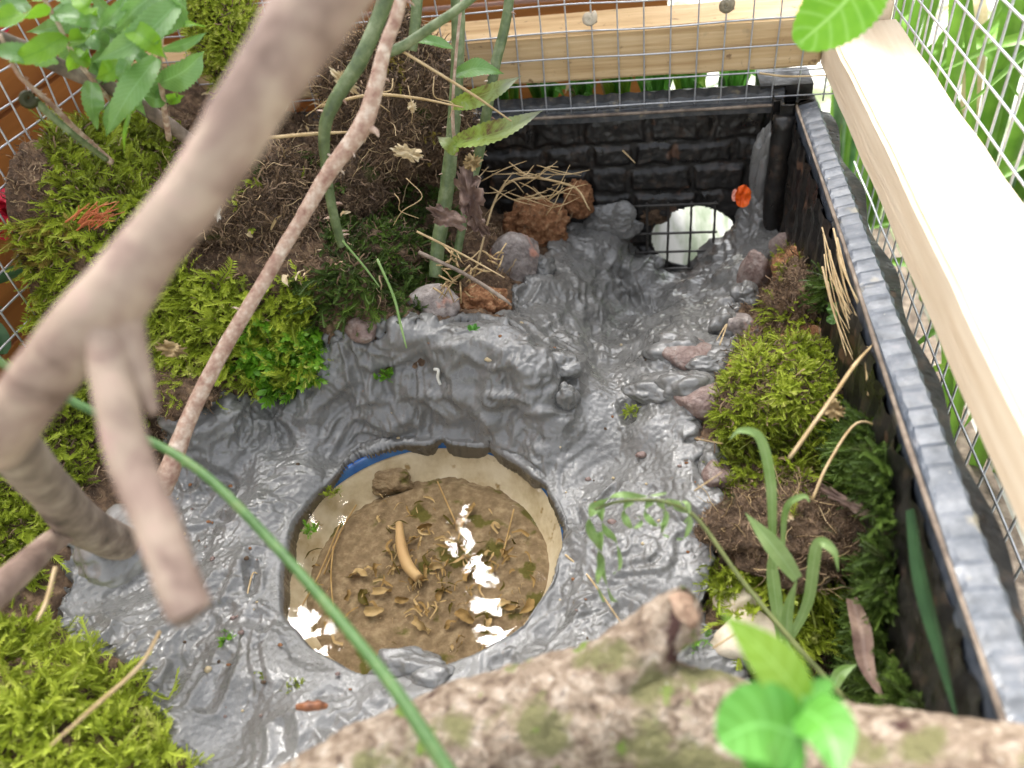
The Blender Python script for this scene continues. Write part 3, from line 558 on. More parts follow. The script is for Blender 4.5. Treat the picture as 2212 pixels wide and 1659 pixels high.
def terr_pts(poly, dens, holes=None, noise=None):
    """random points on the soil inside a picture-space outline of the patch"""
    pts = []; N_ = int(.55*.65*dens*1e6/1e0)
    N_ = int(N_*1.05); x = rng.uniform(-.40, .105, N_); y = rng.uniform(-.02, .595, N_); z = T(x, y); P = np.stack([x, y, z], 1)
    pr = proj(P+np.array([0, 0, 0])); jit = fbm(P*60, 2)[:, None]*14; k = inpoly(pr+jit, poly)
    k &= sdf(x, y, _mp) < .004
    if noise is not None: k &= fbm(P*noise[0]+11, 3) > noise[1]
    P = P[k]; e = .002
    nx = -(T(P[:, 0]+e, P[:, 1])-T(P[:, 0]-e, P[:, 1]))/(2*e); ny = -(T(P[:, 0], P[:, 1]+e)-T(P[:, 0], P[:, 1]-e))/(2*e)
    nn = np.stack([np.clip(nx, -2, 2), np.clip(ny, -2, 2), np.ones(len(P))], 1); nn /= np.linalg.norm(nn, axis=1)[:, None]; return P, nn
def clump_dirs(P, nn, spread=.8, clump=.9, sc=90):
    c = np.stack([perlin(P*sc+k*13.7) for k in range(3)], 1); d = nn*.55+np.array([0, -.45, 0])+c*clump*1.1+rng.normal(size=P.shape)*spread*.5; d[:, 2] = np.maximum(d[:, 2], -.25); return d
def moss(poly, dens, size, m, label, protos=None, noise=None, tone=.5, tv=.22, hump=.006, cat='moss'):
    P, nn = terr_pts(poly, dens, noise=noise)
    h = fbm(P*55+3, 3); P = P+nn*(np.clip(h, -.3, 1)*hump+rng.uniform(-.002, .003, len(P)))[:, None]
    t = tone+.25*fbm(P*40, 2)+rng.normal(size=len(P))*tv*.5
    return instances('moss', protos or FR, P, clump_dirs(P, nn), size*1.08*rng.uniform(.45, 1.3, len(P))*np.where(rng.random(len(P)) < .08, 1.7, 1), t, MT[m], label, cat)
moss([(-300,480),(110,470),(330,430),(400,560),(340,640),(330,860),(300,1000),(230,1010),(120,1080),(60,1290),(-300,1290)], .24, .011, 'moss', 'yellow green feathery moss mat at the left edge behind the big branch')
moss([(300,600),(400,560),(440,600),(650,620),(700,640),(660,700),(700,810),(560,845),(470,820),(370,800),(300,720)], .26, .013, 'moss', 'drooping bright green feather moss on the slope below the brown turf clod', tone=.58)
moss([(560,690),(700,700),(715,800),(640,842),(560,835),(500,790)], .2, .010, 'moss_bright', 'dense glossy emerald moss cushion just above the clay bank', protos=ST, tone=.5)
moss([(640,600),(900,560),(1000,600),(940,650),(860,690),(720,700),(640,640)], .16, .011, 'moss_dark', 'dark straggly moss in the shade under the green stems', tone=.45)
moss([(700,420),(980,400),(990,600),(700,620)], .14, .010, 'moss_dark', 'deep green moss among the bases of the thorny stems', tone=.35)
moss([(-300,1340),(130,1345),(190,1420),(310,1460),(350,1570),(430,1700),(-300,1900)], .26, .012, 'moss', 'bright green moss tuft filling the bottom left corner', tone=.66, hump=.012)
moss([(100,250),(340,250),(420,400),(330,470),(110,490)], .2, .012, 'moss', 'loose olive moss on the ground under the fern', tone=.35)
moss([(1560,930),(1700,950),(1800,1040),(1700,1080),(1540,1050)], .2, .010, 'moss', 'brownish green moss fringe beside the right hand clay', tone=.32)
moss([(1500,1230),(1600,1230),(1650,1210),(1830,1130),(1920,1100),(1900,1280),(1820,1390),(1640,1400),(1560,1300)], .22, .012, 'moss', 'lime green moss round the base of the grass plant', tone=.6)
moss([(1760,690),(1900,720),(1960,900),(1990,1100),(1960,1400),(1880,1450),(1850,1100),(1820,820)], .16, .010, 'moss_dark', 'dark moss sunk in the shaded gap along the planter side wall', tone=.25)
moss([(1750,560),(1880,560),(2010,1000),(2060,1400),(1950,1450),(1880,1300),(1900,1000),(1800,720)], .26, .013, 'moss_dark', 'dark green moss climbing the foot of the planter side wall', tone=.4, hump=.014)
moss([(-300,480),(90,475),(180,500),(170,560),(60,570),(-300,600)], .22, .010, 'moss_brown', 'dry yellowish brown moss at the left rim of the mound')
n_w = 12000; P = np.stack([np.full(n_w, .1055), rng.uniform(.08, .45, n_w), rng.uniform(-.41, -.275, n_w)], 1)
k = (fbm(P*np.array([1, 22, 22])+4, 3)+(-.325-P[:, 2])*10) > .05; P = P[k]
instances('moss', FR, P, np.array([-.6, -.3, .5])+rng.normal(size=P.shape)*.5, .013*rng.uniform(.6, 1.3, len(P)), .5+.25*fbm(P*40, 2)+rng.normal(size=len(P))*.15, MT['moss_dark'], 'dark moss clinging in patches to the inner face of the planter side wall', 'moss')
# ---------------------------------------------------------------- turf clods
def surf_scatter(v, f, dens, up=-.2):
    a, b, c = v[f[:, 0]], v[f[:, 1]], v[f[:, 2]]; n = np.cross(b-a, c-a); ar = np.linalg.norm(n, axis=1)/2; n = n/(2*ar[:, None]+1e-12)
    k = n[:, 2] > up; w_ = ar*k; N_ = int(w_.sum()*dens*1e6); i = rng.choice(len(f), N_, p=w_/w_.sum()); r1 = np.sqrt(rng.random(N_)); r2 = rng.random(N_)
    return a[i]*(1-r1)[:, None]+b[i]*(r1*(1-r2))[:, None]+c[i]*(r1*r2)[:, None], n[i]
def clod(c, rad, seed, label, body='humus', fib=.35, mossn=0, mossm='moss', name='turf_clod', fibm='fibre', fl=.010, mtone=.5, mthr=.1, protos=None):
    t = thing(name, (c[0], c[1], c[2]-rad[2]), label, 'clod' if mossn < .1 else 'mossy clod')
    o, v, f = blob(c, rad, seed, 'earth', MT[body], t, rough=.28, fs=3.2)
    if fib:
        P, n = surf_scatter(v, f, fib); instances('fibres', FB, P, n*.6+rng.normal(size=P.shape)*.6, fl*rng.uniform(.5, 1.7, len(P)), rng.random(len(P))*.8+.1*fbm(P*60), MT[fibm], None, None, parent=t)
    if fib >= .35:
        P, n = surf_scatter(v, f, .010); instances('dry_strands', FS, P+n*.001, n*.25+rng.normal(size=P.shape)*.7, .018*rng.uniform(.4, 1.3, len(P)), rng.random(len(P)), MT['straw'], None, None, parent=t)
    if mossn:
        P, n = surf_scatter(v, f, mossn*.7); k = fbm(P*45+seed, 3) > mthr; P = P[k]; n = n[k]
        instances('moss', protos or FR, P-n*.001, clump_dirs(P, n, .7, .7), .010*rng.uniform(.6, 1.35, len(P)), mtone+rng.normal(size=len(P))*.12+.2*fbm(P*50), MT[mossm], None, None, parent=t)
    return t
clod(at(535, 465, y=.455), (.052, .045, .046), 1, 'large brown peaty clod matted with dead roots behind the big branch', fib=.4, mossn=.10, mthr=.62)
clod(at(850, 240, y=.53), (.050, .035, .056), 2, 'tall dark clod of rooty turf the thorny stems pass in front of', fib=.45, mossn=.12, mthr=.55, mossm='moss_brown')
clod(at(760, 400, y=.50), (.028, .03, .032), 9, 'small brown clod wedged under the tall dark one', fib=.35, mossn=.1, mthr=.3, mossm='moss_dark')
clod(at(500, 90, y=.57), (.022, .02, .05), 3, 'upright clod covered in yellow green moss near the top left', fib=.1, mossn=.5, mthr=-.5, mtone=.65)
clod(at(1160, 490, y=.575), (.026, .016, .024), 4, 'crumbly orange brown clod against the brick moulded wall', body='clay_soil', fib=.05, fl=.006)
clod(at(1408, 462, y=.603), (.014, .006, .010), 24, 'dark brown earth crumbling over the upper left edge of the hole', fib=.1, fl=.004)
clod(at(1250, 430, y=.588), (.012, .008, .018), 14, 'small ochre lump of soil on the wall ledge left of the hole', body='clay_soil', fib=0)
clod(ontop(1630, 905, .018, .25), (.020, .022, .017), 21, 'lower bronze green moss hummock between the stones and the big moss cushion', fib=.15, mossn=.45, mthr=-.25, mtone=.35)
clod(ontop(1775, 925, .02, .25), (.022, .020, .018), 22, 'shaggy olive moss hummock to the right of the big moss cushion', fib=.12, mossn=.45, mthr=-.3, mtone=.42)
clod(ontop(1655, 800, .015, .25), (.020, .018, .013), 23, 'brown rooty clod with thin moss just above the big moss cushion', body='clay_soil', fib=.2, mossn=.25, mthr=.05, mtone=.4, fl=.007)
clod(ontop(1700, 860, .026, .25), (.031, .032, .024), 5, 'rounded cushion of lime and straw coloured moss on the right bank', fib=.12, mossn=.55, mthr=-.35, mtone=.6)
clod(ontop(1750, 775, .02, .2), (.026, .022, .016), 6, 'reddish brown earth clod behind the right moss cushion', body='clay_soil', fib=.08, fl=.006)
clod(ontop(1745, 610, .02, .2), (.024, .035, .018), 7, 'dark reddish clod beside the corner of the planter', body='clay_soil', fib=.12, mossn=.1, mthr=.3, fl=.007)
clod(ontop(1700, 1150, .018, .1), (.038, .030, .016), 8, 'flat purplish brown slab of dead turf behind the grass blades', fib=.5, mossn=.05, mthr=.5, fl=.006)
clod(ontop(1900, 1070, .018, 1.0), (.022, .018, .016), 10, 'small dark mossy lump low against the side wall', fib=.1, mossn=.4, mthr=-.1, mossm='moss_dark', mtone=.6)
clod((.096, .43, -.335), (.016, .036, .034), 25, 'brown crumbly earth piled against the side wall behind the dead grass tuft', body='soil', fib=.3, mossn=.1, mthr=.3, fl=.007)
clod((.097, .345, -.345), (.016, .034, .030), 26, 'brown earth and loose moss heaped against the side wall beside the big cushion', body='soil', fib=.25, mossn=.3, mthr=.0, mtone=.4, fl=.007)
clod(ontop(1045, 665, .012, .3), (.020, .014, .012), 11, 'orange sandy lump at the top edge of the clay bank', body='clay_soil', fib=0)
clod(ontop(380, 860, .012, .2), (.026, .016, .012), 12, 'brown earthy lump between the left moss and the woody stem', body='soil', fib=.2, fl=.006, mossn=.1, mthr=.3)
clod(ontop(830, 560, .02, .2), (.024, .02, .018), 15, 'dark olive lump of fine moss at the foot of the stems', fib=.1, mossn=.35, mthr=-.1, mossm='moss_dark', mtone=.5)
P, nn = terr_pts([(-300, 250), (1000, 250), (1110, 620), (700, 700), (520, 860), (330, 1020), (-300, 1400)], .16, noise=(30, -.25))
instances('leaf_litter', FB+FS[:1], P, nn*.3+rng.normal(size=P.shape)*.7, .012*rng.uniform(.4, 1.6, len(P)), rng.random(len(P)), MT['fibre'], 'matted dead roots and plant fibres lying on the bare soil of the left mound', 'litter')
P, nn = terr_pts([(1540, 450), (1900, 500), (2100, 1500), (1500, 1500), (1480, 1000)], .12, noise=(30, -.2))
instances('leaf_litter', FB, P, nn*.3+rng.normal(size=P.shape)*.7, .009*rng.uniform(.4, 1.5, len(P)), rng.random(len(P))**.8, MT['fibre'], 'dead roots and plant fibres on the bare soil of the right bank', 'litter')
# ---------------------------------------------------------------- stones
for (px, py, r3, m, sd_, lb) in [(1120, 572, (.020, .016, .021), 'rock', 1, 'pinkish grey angular stone at the top left of the clay channel'),
    (940, 668, (.017, .013, .013), 'rock', 2, 'blunt pale pink stone set in the crest of the clay bank'),
    (1628, 612, (.011, .011, .022), 'rock_red', 3, 'tall narrow reddish stone on the right side of the channel'),
    (1592, 715, (.014, .011, .012), 'rock', 4, 'small grey and pink stone with clay on one side below the tall narrow one'),
    (1510, 865, (.020, .014, .010), 'rock_red', 5, 'flat rust red stone poking out of the clay beside the moss cushion'),
    (1490, 775, (.022, .018, .011), 'rock_red', 6, 'clay smeared pink stone at the mouth of the channel'),
    (1700, 545, (.013, .012, .016), 'rock_red', 7, 'dark red stone beneath the corner post'),
    (785, 715, (.010, .008, .008), 'rock_red', 8, 'small reddish stone at the upper left tip of the clay'),
    (1605, 1395, (.017, .017, .012), 'stone_pale', 9, 'smooth cream stone half hidden behind the log'),
    (1592, 1305, (.011, .008, .007), 'stone_pale', 10, 'small whitish pebble beside the lime green moss'),
    (1555, 1030, (.009, .010, .008), 'rock_red', 11, 'brown stone partly coated in clay on the right edge')]:
    o, _, _ = blob(ontop(px, py, r3[2], .2), tuple(1.15*q for q in r3), sd_, 'stone', MT[m], rough=.05, fs=4, sub=4, smooth=False, flatness=1.0); tag(o, lb, 'stone')
# clay clinging on two of the stones
for (px, py, r3, sd_) in [(1165, 580, (.012, .011, .010), 31), (1462, 768, (.020, .014, .012), 32), (1420, 850, (.02, .012, .008), 33), (1565, 715, (.011, .011, .011), 38), (1485, 850, (.018, .012, .011), 39), (1610, 650, (.010, .011, .011), 40), (1530, 800, (.014, .008, .008), 42), (1540,1000,(.008,.012,.006),43), (1225, 870, (.008, .007, .012), 34), (1215, 800, (.012, .009, .009), 35), (880, 1445, (.020, .010, .009), 36), (930,1465,(.014,.008,.006),37)]:
    o, _, _ = blob(ontop(px, py, r3[2], .25), r3, sd_, 'mud_bank', MT['mud'], rough=.34, fs=2.2, sub=5); tag(o, 'lump of wet grey clay rising from the clay sheet', 'mud', kind='structure')
# ---------------------------------------------------------------- branches
def px_r(w_, d): return w_/2*d/F
def path(pts): return [at(a, b, d=d) for a, b, d in pts]
t = thing('branch', at(260, 1175, d=.44), 'thick peeled pinkish brown forked branch out of focus in the foreground', 'branch')
mb = MB(); pts = [(790, -160, .19), (690, 0, .185), (560, 195, .185), (440, 390, .19), (330, 530, .195), (235, 655, .20), (125, 775, .215), (35, 900, .235), (-5, 960, .255)]
mb.tube(path(pts), [px_r(w_, p[2]) for w_, p in zip((190, 160, 130, 118, 118, 135, 118, 105, 95), pts)], 20, 8, rough=.05, rs=70); build(mb, 'main_limb', MT['branch'], t)
mb = MB(); pts = [(5, 935, .25), (45, 985, .28), (110, 1060, .33), (175, 1130, .375), (240, 1165, .405), (300, 1190, .43)]
mb.tube(path(pts), [px_r(w_, p[2]) for w_, p in zip((95, 90, 78, 80, 70, 60), pts)], 18, 6, rough=.03, rs=60); build(mb, 'lower_limb', MT['branch_grey'], t)
mb = MB(); pts = [(225, 640, .20), (236, 780, .198), (252, 870, .196), (280, 990, .195), (328, 1110, .192), (372, 1225, .19), (408, 1318, .19), (412, 1328, .19)]
mb.tube(path(pts), [px_r(w_, p[2]) for w_, p in zip((75, 80, 82, 84, 84, 84, 86, 62), pts)], 18, 6, rough=.05, rs=90); build(mb, 'side_shoot', MT['branch'], t)
mb = MB(); pts = [(255, 640, .198), (282, 740, .198), (308, 830, .198), (332, 895, .198)]
mb.tube(path(pts), [px_r(w_, p[2]) for w_, p in zip((80, 60, 44, 22), pts)], 14, 6); build(mb, 'spur', MT['branch'], t)
mb = MB(); pts = [(150, 1145, .37), (100, 1180, .36), (40, 1235, .34), (-60, 1320, .32)]
mb.tube(path(pts), [px_r(w_, p[2]) for w_, p in zip((40, 44, 52, 60), pts)], 14, 6, rough=.04); build(mb, 'side_shoot', MT['branch'], t)
mb = MB(); mb.tube(path([(135, 1150, .37), (122, 1185, .365)]), [.004, .002], 8, 3); build(mb, 'bud', MT['branch'], t)
# clay sleeve round the foot of the branch
o, _, _ = blob(at(255, 1175, d=.425), (.018, .022, .012), 41, 'mud_bank', MT['mud'], rough=.2, fs=3); tag(o, 'lump of wet grey clay rising from the clay sheet', 'mud', kind='structure')
def thorns(mb, P, n, r, ln, sd_, t=None):
    rs = random.Random(sd_); P = catmull(P, 8)
    for k in range(n):
        i = rs.randrange(2, len(P)-2); p = P[i]; T_ = P[i+1]-P[i-1]; T_ /= np.linalg.norm(T_); a = np.cross(T_, -p/np.linalg.norm(p)); a *= rs.choice((-1, 1)); a = a+np.array([rs.gauss(0, .4), rs.gauss(0, .4), rs.gauss(0, .4)]); a -= a.dot(T_)*T_; a /= np.linalg.norm(a)
        m1 = mb or MB(); m1.tube([p+a*r*.6, p+a*(r+ln*.5)+T_*ln*.1, p+a*(r+ln)+T_*ln*.35], [ln*.3, ln*.15, ln*.03], 5, 2)
        if mb is None: build(m1, 'thorn', MT['thorn_stem'], t)
def stem(pts, ws, m, name, label, cat='stem', n_th=0, ln=.002, group=None, rough=.05, nodes=(), sd_=1):
    P = path(pts); rr_ = [px_r(w_, p[2]) for w_, p in zip(ws, pts)]
    t = thing(name, P[-1], label, cat, group); mb = MB(); mb.tube(P, rr_, 12, 8, rough=rough, rs=160)
    for (a, b, d, rw) in nodes: mb.tube([at(a-8, b-6, d=d), at(a, b, d=d), at(a+8, b+6, d=d)], [px_r(rw, d)*.3, px_r(rw, d)*.7, px_r(rw, d)*.3], 8, 4)
    if n_th and ln < .0015: thorns(mb, P, n_th, float(np.mean(rr_)), ln, sd_)
    build(mb, 'stalk', MT[m], t)
    if n_th and ln >= .0015: thorns(None, P, n_th, float(np.mean(rr_)), ln, sd_, t)
    return t
stem([(880, -60, .40), (858, 30, .40), (830, 110, .40), (788, 262, .40), (712, 370, .405), (640, 490, .41), (560, 625, .415), (480, 760, .42), (410, 900, .43), (365, 1020, .435), (348, 1062, .438)], (22, 24, 26, 38, 32, 27, 28, 30, 32, 40, 38), 'thorn_stem', 'bramble_cane', 'pale reddish brown woody stem slanting down to the clay', n_th=7, ln=.003, rough=.07)
mb = MB(); mb.tube(path([(795, 275, .40), (812, 284, .397), (818, 296, .396)]), [.0022, .0014, .0004], 8, 5); o = build(mb, 'thorn', MT['thorn_stem'], [x for x in COL.objects if x.name == 'bramble_cane'][0])
stem([(850, -60, .43), (818, 40, .43), (775, 135, .43), (718, 228, .435), (700, 295, .44), (708, 390, .45), (722, 470, .46), (738, 530, .47)], (32, 30, 31, 27, 24, 20, 20, 18), 'green_stem', 'rose_cane', 'thick mossy green thorny stem left of the dark clod', n_th=10, ln=.003, nodes=[(700, 300, .44, 34), (710, 400, .45, 30)])
stem([(1060, -40, .42), (1000, 12, .42), (930, 60, .425), (870, 100, .43), (830, 115, .432)], (16, 17, 19, 20, 22), 'green_stem', 'rose_cane', 'thin bluish green stem branching off across the top to the right', rough=.03)
stem([(985, -60, .53), (990, 60, .53), (985, 200, .53), (975, 320, .53), (962, 430, .535), (945, 540, .54), (940, 600, .54)], (28, 27, 27, 28, 32, 30, 28), 'green_stem', 'rose_cane', 'tall upright green stem between the fern leaves and the clod', n_th=14, ln=.0025, sd_=2, nodes=[(965, 400, .535, 36)])
stem([(1108, -60, .54), (1092, 50, .54), (1070, 140, .54), (1052, 240, .54), (1035, 330, .55), (1010, 430, .555), (985, 560, .56)], (20, 20, 22, 22, 22, 18, 18), 'green_stem', 'rose_cane', 'prickly green stem leaning in front of the back wire mesh', n_th=16, ln=.003, sd_=3)
stem([(905, -50, .5), (898, 40, .5), (890, 110, .5)], (22, 22, 20), 'green_stem', 'rose_cane', 'short green stem end above the dark clod', n_th=4, ln=.002, sd_=4)
stem([(-40, 70, .44), (60, 110, .45), (160, 158, .46), (250, 195, .47), (330, 245, .48), (420, 310, .50)], (30, 30, 28, 28, 28, 24), 'branch_grey', 'dead_cane', 'grey green weathered stem running under the fern leaves', rough=.1)
stem([(-60, 750, .33), (110, 843, .33), (300, 940, .32), (400, 995, .31), (480, 1060, .30), (600, 1185, .285), (735, 1340, .265), (845, 1478, .25), (920, 1590, .24), (990, 1700, .23)], (15, 16, 17, 18, 19, 21, 23, 26, 30, 32), 'cane', 'green_cane', 'smooth deep green cane crossing the pond from left to bottom', rough=.015, nodes=[(400, 1000, .31, 30)])
stem([(0, 75, .43), (40, 160, .44), (100, 215, .455), (170, 285, .47), (240, 350, .49)], (7, 8, 9, 10, 12), 'thorn_stem', 'fern_stalk', 'brown scaly fern stalk curving down at the left', n_th=40, ln=.0013, sd_=5)
t = stem([(75, 215, .45), (110, 250, .455), (165, 295, .46), (230, 345, .48)], (14, 13, 11, 10), 'green_stem', 'fern_crozier', 'young hairy green fern crozier curled at its tip', n_th=50, ln=.0012, sd_=6)
mb = MB(); mb.tube([at(75+8*math.cos(a)*(1-a/14)*2-14, 212+8*math.sin(a)*(1-a/14)*2, d=.45) for a in np.arange(0, 11, .6)], [.0022, .0008], 6, 2); build(mb, 'curl', MT['moss_dark'], t)
# lichen covered log across the bottom
LG = thing('log', at(1106, 1600, d=.30), 'mossy lichen spotted log lying across the bottom of the picture', 'log')
mb = MB(); pts = [(430, 1860, .285), (600, 1775, .29), (800, 1682, .295), (1000, 1604, .30), (1150, 1560, .30), (1300, 1530, .30), (1450, 1558, .30), (1620, 1612, .30), (1800, 1658, .30), (2000, 1700, .295), (2350, 1765, .285)]
mb.tube(path(pts), [px_r(w_, p[2]) for w_, p in zip((120, 160, 205, 220, 228, 235, 230, 222, 228, 236, 250), pts)], 80, 24, rough=.08, rs=85)
V = mb.v[0]; V += (fbm(V*260, 3)*.0007)[:, None]*((V-np.mean(V, 0))/np.linalg.norm(V-np.mean(V, 0), axis=1)[:, None]); build(mb, 'trunk', MT['log'], LG)
mb = MB(); pts = [(1320, 1480, .295), (1370, 1425, .29), (1425, 1365, .287), (1475, 1325, .285), (1488, 1318, .284)]
mb.tube(path(pts), [px_r(w_, p[2]) for w_, p in zip((190, 150, 118, 105, 88), pts)], 40, 10, rough=.12, rs=110); build(mb, 'stub', MT['log'], LG)
mb = MB(); c0 = at(1487, 1310, d=.281); a_, b_, c_ = frames(np.array(path(pts[-2:])))[0][0], *[k[0] for k in frames(np.array(path(pts[-2:])))[1:]]
vv = [c0+a_*.0006]; nR = 40
for rr_ in (.3, .6, .85, 1.0):
    for i in range(nR): th = 2*math.pi*i/nR; vv.append(c0+(b_*math.cos(th)+c_*math.sin(th))*.0068*rr_*(1+.08*math.sin(3*th))+a_*(.0005*math.sin(th*5+rr_*9)-(.0025 if rr_ == 1 else 0)))
ff = [(0, 1+i, 1+(i+1) % nR) for i in range(nR)]+[(1+k*nR+i, 1+(k+1)*nR+i, 1+(k+1)*nR+(i+1) % nR, 1+k*nR+(i+1) % nR) for k in range(3) for i in range(nR)]
mb.add(vv, ff); build(mb, 'broken_end', mat('raw_wood', [(.3, (.2, .11, .07)), (.7, (.45, .32, .22))], 260, .7, .8, 400), LG)
# moss film on the log
V = np.concatenate(LG.children[0].data.vertices and [np.array([list(v.co) for v in LG.children[0].data.vertices])])+np.array(LG['_w'])
me = LG.children[0].data; Fq = np.array([[p.vertices[0], p.vertices[1], p.vertices[2]] for p in me.polygons if len(p.vertices) == 4])
P, n = surf_scatter(V, Fq, .9, up=-.6); k = (fbm(P*38+5, 3)+.35*inpoly(proj(P), [(1200, 1420), (1420, 1440), (1480, 1600), (1500, 1700), (1100, 1700), (1180, 1560)])) > .36; P = P[k]; n = n[k]
n = n*np.sign((n*(P-np.array([P[:, 0], np.full(len(P), .25), np.full(len(P), -.28)]).T)).sum(1))[:, None]
instances('moss_film', ST, P, n+rng.normal(size=P.shape)*.5, .0028*rng.uniform(.5, 1.4, len(P)), rng.uniform(.2, .95, len(P)), MT['moss'], None, None, parent=LG)
# ---------------------------------------------------------------- fern at the top left
def fern(name, rach, ws, leaves, label, mats, cat='fern', rm='thorn_stem'):
    P = path(rach); t = thing(name, P[-1], label, cat); mb = MB(); mb.tube(P, [px_r(w_, p[2]) for w_, p in zip(ws, rach)], 8, 6, rough=.1); build(mb, 'rachis', MT[rm], t)
    for (x0, y0, x1, y1, w_, d, mi, bend) in leaves:
        x1 += (x1-x0)*.15; y1 += (y1-y0)*.15; w_ *= .95; mx, my = (x0+x1)/2, (y0+y1)/2; nx, ny = -(y1-y0), (x1-x0); L_ = math.hypot(nx, ny)+1e-6
        pts = [at(x0, y0, d=d+.004), at(mx+nx*bend*.5, my+ny*bend*.5, d=d-.004), at(x1, y1, d=d+.006)]
        mb = MB(); mb.leaf(pts, w_*d/F, prof='lance', nrm=-at(x0, y0, d=1)+np.array([random.gauss(0, .5), random.gauss(0, .3), random.gauss(.3, .4)]), serr=.07, sub=18, fold=random.uniform(.2, .7), wav=.05, nu=6); build(mb, 'leaflet', MT[mats[mi]], t)
    return t
fern('fern', [(352, -60, .42), (352, 40, .425), (345, 130, .43), (350, 200, .45), (365, 300, .49)], (8, 8, 9, 10, 12), [
 (385, 5, 222, 118, 52, .415, 0, -.15), (352, 60, 432, 58, 22, .43, 1, -.2), (352, 108, 437, 74, 22, .43, 0, .1), (345, 180, 432, 117, 52, .435, 0, .15), (275, 58, 350, 118, 46, .41, 1, -.1),
 (290, 92, 262, 202, 30, .425, 0, .1), (338, 125, 243, 270, 52, .42, 0, .06), (268, 212, 234, 284, 34, .44, 0, .1), (283, 235, 270, 326, 9, .425, 1, .1), (362, 215, 394, 208, 20, .45, 1, .1), (310, 205, 362, 218, 36, .455, 0, 0),
 (215, 62, 275, -10, 26, .42, 0, .1), (345, -20, 260, 60, 40, .42, 0, .1), (395, -30, 350, 70, 50, .425, 0, -.1), (300, 150, 345, 205, 36, .45, 0, .2)], 'bright green fern frond with long toothed leaflets in the top left corner', ['fern', 'fern_lit'])
fern('fern', [(60, -60, .43), (120, 40, .435), (160, 120, .44), (215, 190, .46), (260, 240, .48)], (7, 7, 8, 9, 10), [
 (108, 28, -15, 50, 50, .425, 1, .1), (112, 30, 235, 62, 48, .43, 0, -.12), (140, 78, 30, 128, 44, .425, 1, -.1), (122, 140, -20, 112, 38, .43, 0, .1), (150, 90, 205, 68, 34, .435, 1, .2), (265, 125, 212, 165, 42, .43, 1, -.2),
 (198, 178, 208, 268, 40, .44, 0, .1), (185, 70, 235, 95, 40, .46, 0, .1), (160, 110, 192, 135, 32, .44, 1, .1), (165, -10, 206, 30, 38, .425, 1, 0), (110, -20, 190, 10, 40, .44, 0, 0), (60, 5, -20, 20, 40, .44, 0, 0), (180, 110, 150, 150, 26, .445, 1, .1)], 'second fern frond with broader yellow green leaflets at the far left', ['fern', 'fern_lit'])
_rl = random.Random(4); _lv = []
for k in range(17):
    q_ = k/16; x_ = 175+110*q_+20*math.sin(k); y_ = -30+250*q_; sd2 = 1 if k % 2 else -1; ln_ = 120*(1-.45*q_)*_rl.uniform(.8, 1.15); an_ = _rl.uniform(.2, 1.1)
    _lv.append((x_, y_, x_+sd2*ln_*math.cos(an_), y_+ln_*math.sin(an_), _rl.uniform(24, 38), _rl.uniform(.455, .475), int(_rl.random() < .3), _rl.uniform(-.15, .15)))
fern('fern', [(170, -60, .47), (200, 40, .47), (245, 150, .475), (290, 240, .49)], (7, 7, 8, 9), _lv, 'darker fern frond tucked behind the two bright ones', ['fern', 'fern_lit'])
t = fern('fern', [(1002, -40, .50), (985, 120, .505), (978, 250, .51), (985, 335, .52)], (6, 6, 7, 8), [
 (980, 310, 1150, 247, 46, .50, 0, .1), (975, 228, 1108, 172, 38, .505, 0, .06), (985, 160, 1075, 160, 38, .505, 1, -.25), (978, 105, 890, 88, 30, .51, 1, .1), (985, 330, 950, 300, 28, .505, 0, .1)], 'old fern leaf with brown blotched green leaflets beside the upright stem', ['fern_old', 'fern'])
# ---------------------------------------------------------------- single leaves
def leafobj(name, pts, w_, m, label, cat='leaf', nrm=None, **k):
    mb = MB(); mb.leaf([at(a, b, d=d) for a, b, d in pts], w_*pts[len(pts)//2][2]/F, nrm=nrm, **k); return tag(build(mb, name, MT[m]), label, cat)
t = thing('leaf', at(1900, -60, d=.36), 'large lime green toothed leaf hanging in at the top right over the pine rail', 'leaf')
mb = MB(); mb.leaf([at(1880, -70, d=.355), at(1815, 15, d=.35), at(1722, 98, d=.345)], 132*.35/F, prof='ovate', serr=.03, sub=16, fold=.12, nu=10); build(mb, 'blade', MT['leaf_big'], t)
mb = MB(); mb.tube([at(1990, -150, d=.36), at(1930, -110, d=.357), at(1880, -70, d=.355)], .0008, 6, 4); build(mb, 'petiole', MT['grass'], t)
t = thing('seedling', at(1725, 1700, d=.24), 'young leafy shoot out of focus in front of the log at bottom right', 'plant')
mb = MB(); mb.tube([at(1725, 1720, d=.215), at(1728, 1600, d=.215), at(1735, 1500, d=.213)], [.0014, .0011], 8, 5); build(mb, 'stalk', MT['leaf_young'], t)
for pts, w_, m, pf in [([(1738, 1515, .213), (1660, 1420, .205), (1555, 1320, .20)], 92, 'leaf_yellow', 'lance'), ([(1728, 1590, .213), (1640, 1565, .205), (1552, 1600, .20)], 150, 'leaf_young', 'ovate'), ([(1735, 1530, .213), (1790, 1580, .205), (1815, 1700, .20)], 105, 'leaf_young', 'lance'), ([(1738, 1510, .213), (1770, 1490, .212), (1800, 1470, .211)], 40, 'leaf_young', 'ovate'), ([(1730, 1600, .213), (1660, 1640, .21), (1640, 1700, .208)], 90, 'leaf_young', 'ovate')]:
    mb = MB(); mb.leaf([at(a, b, d=d) for a, b, d in pts], w_*.205/F, prof=pf, sub=10, fold=.2); build(mb, 'leaf', MT[m], t)
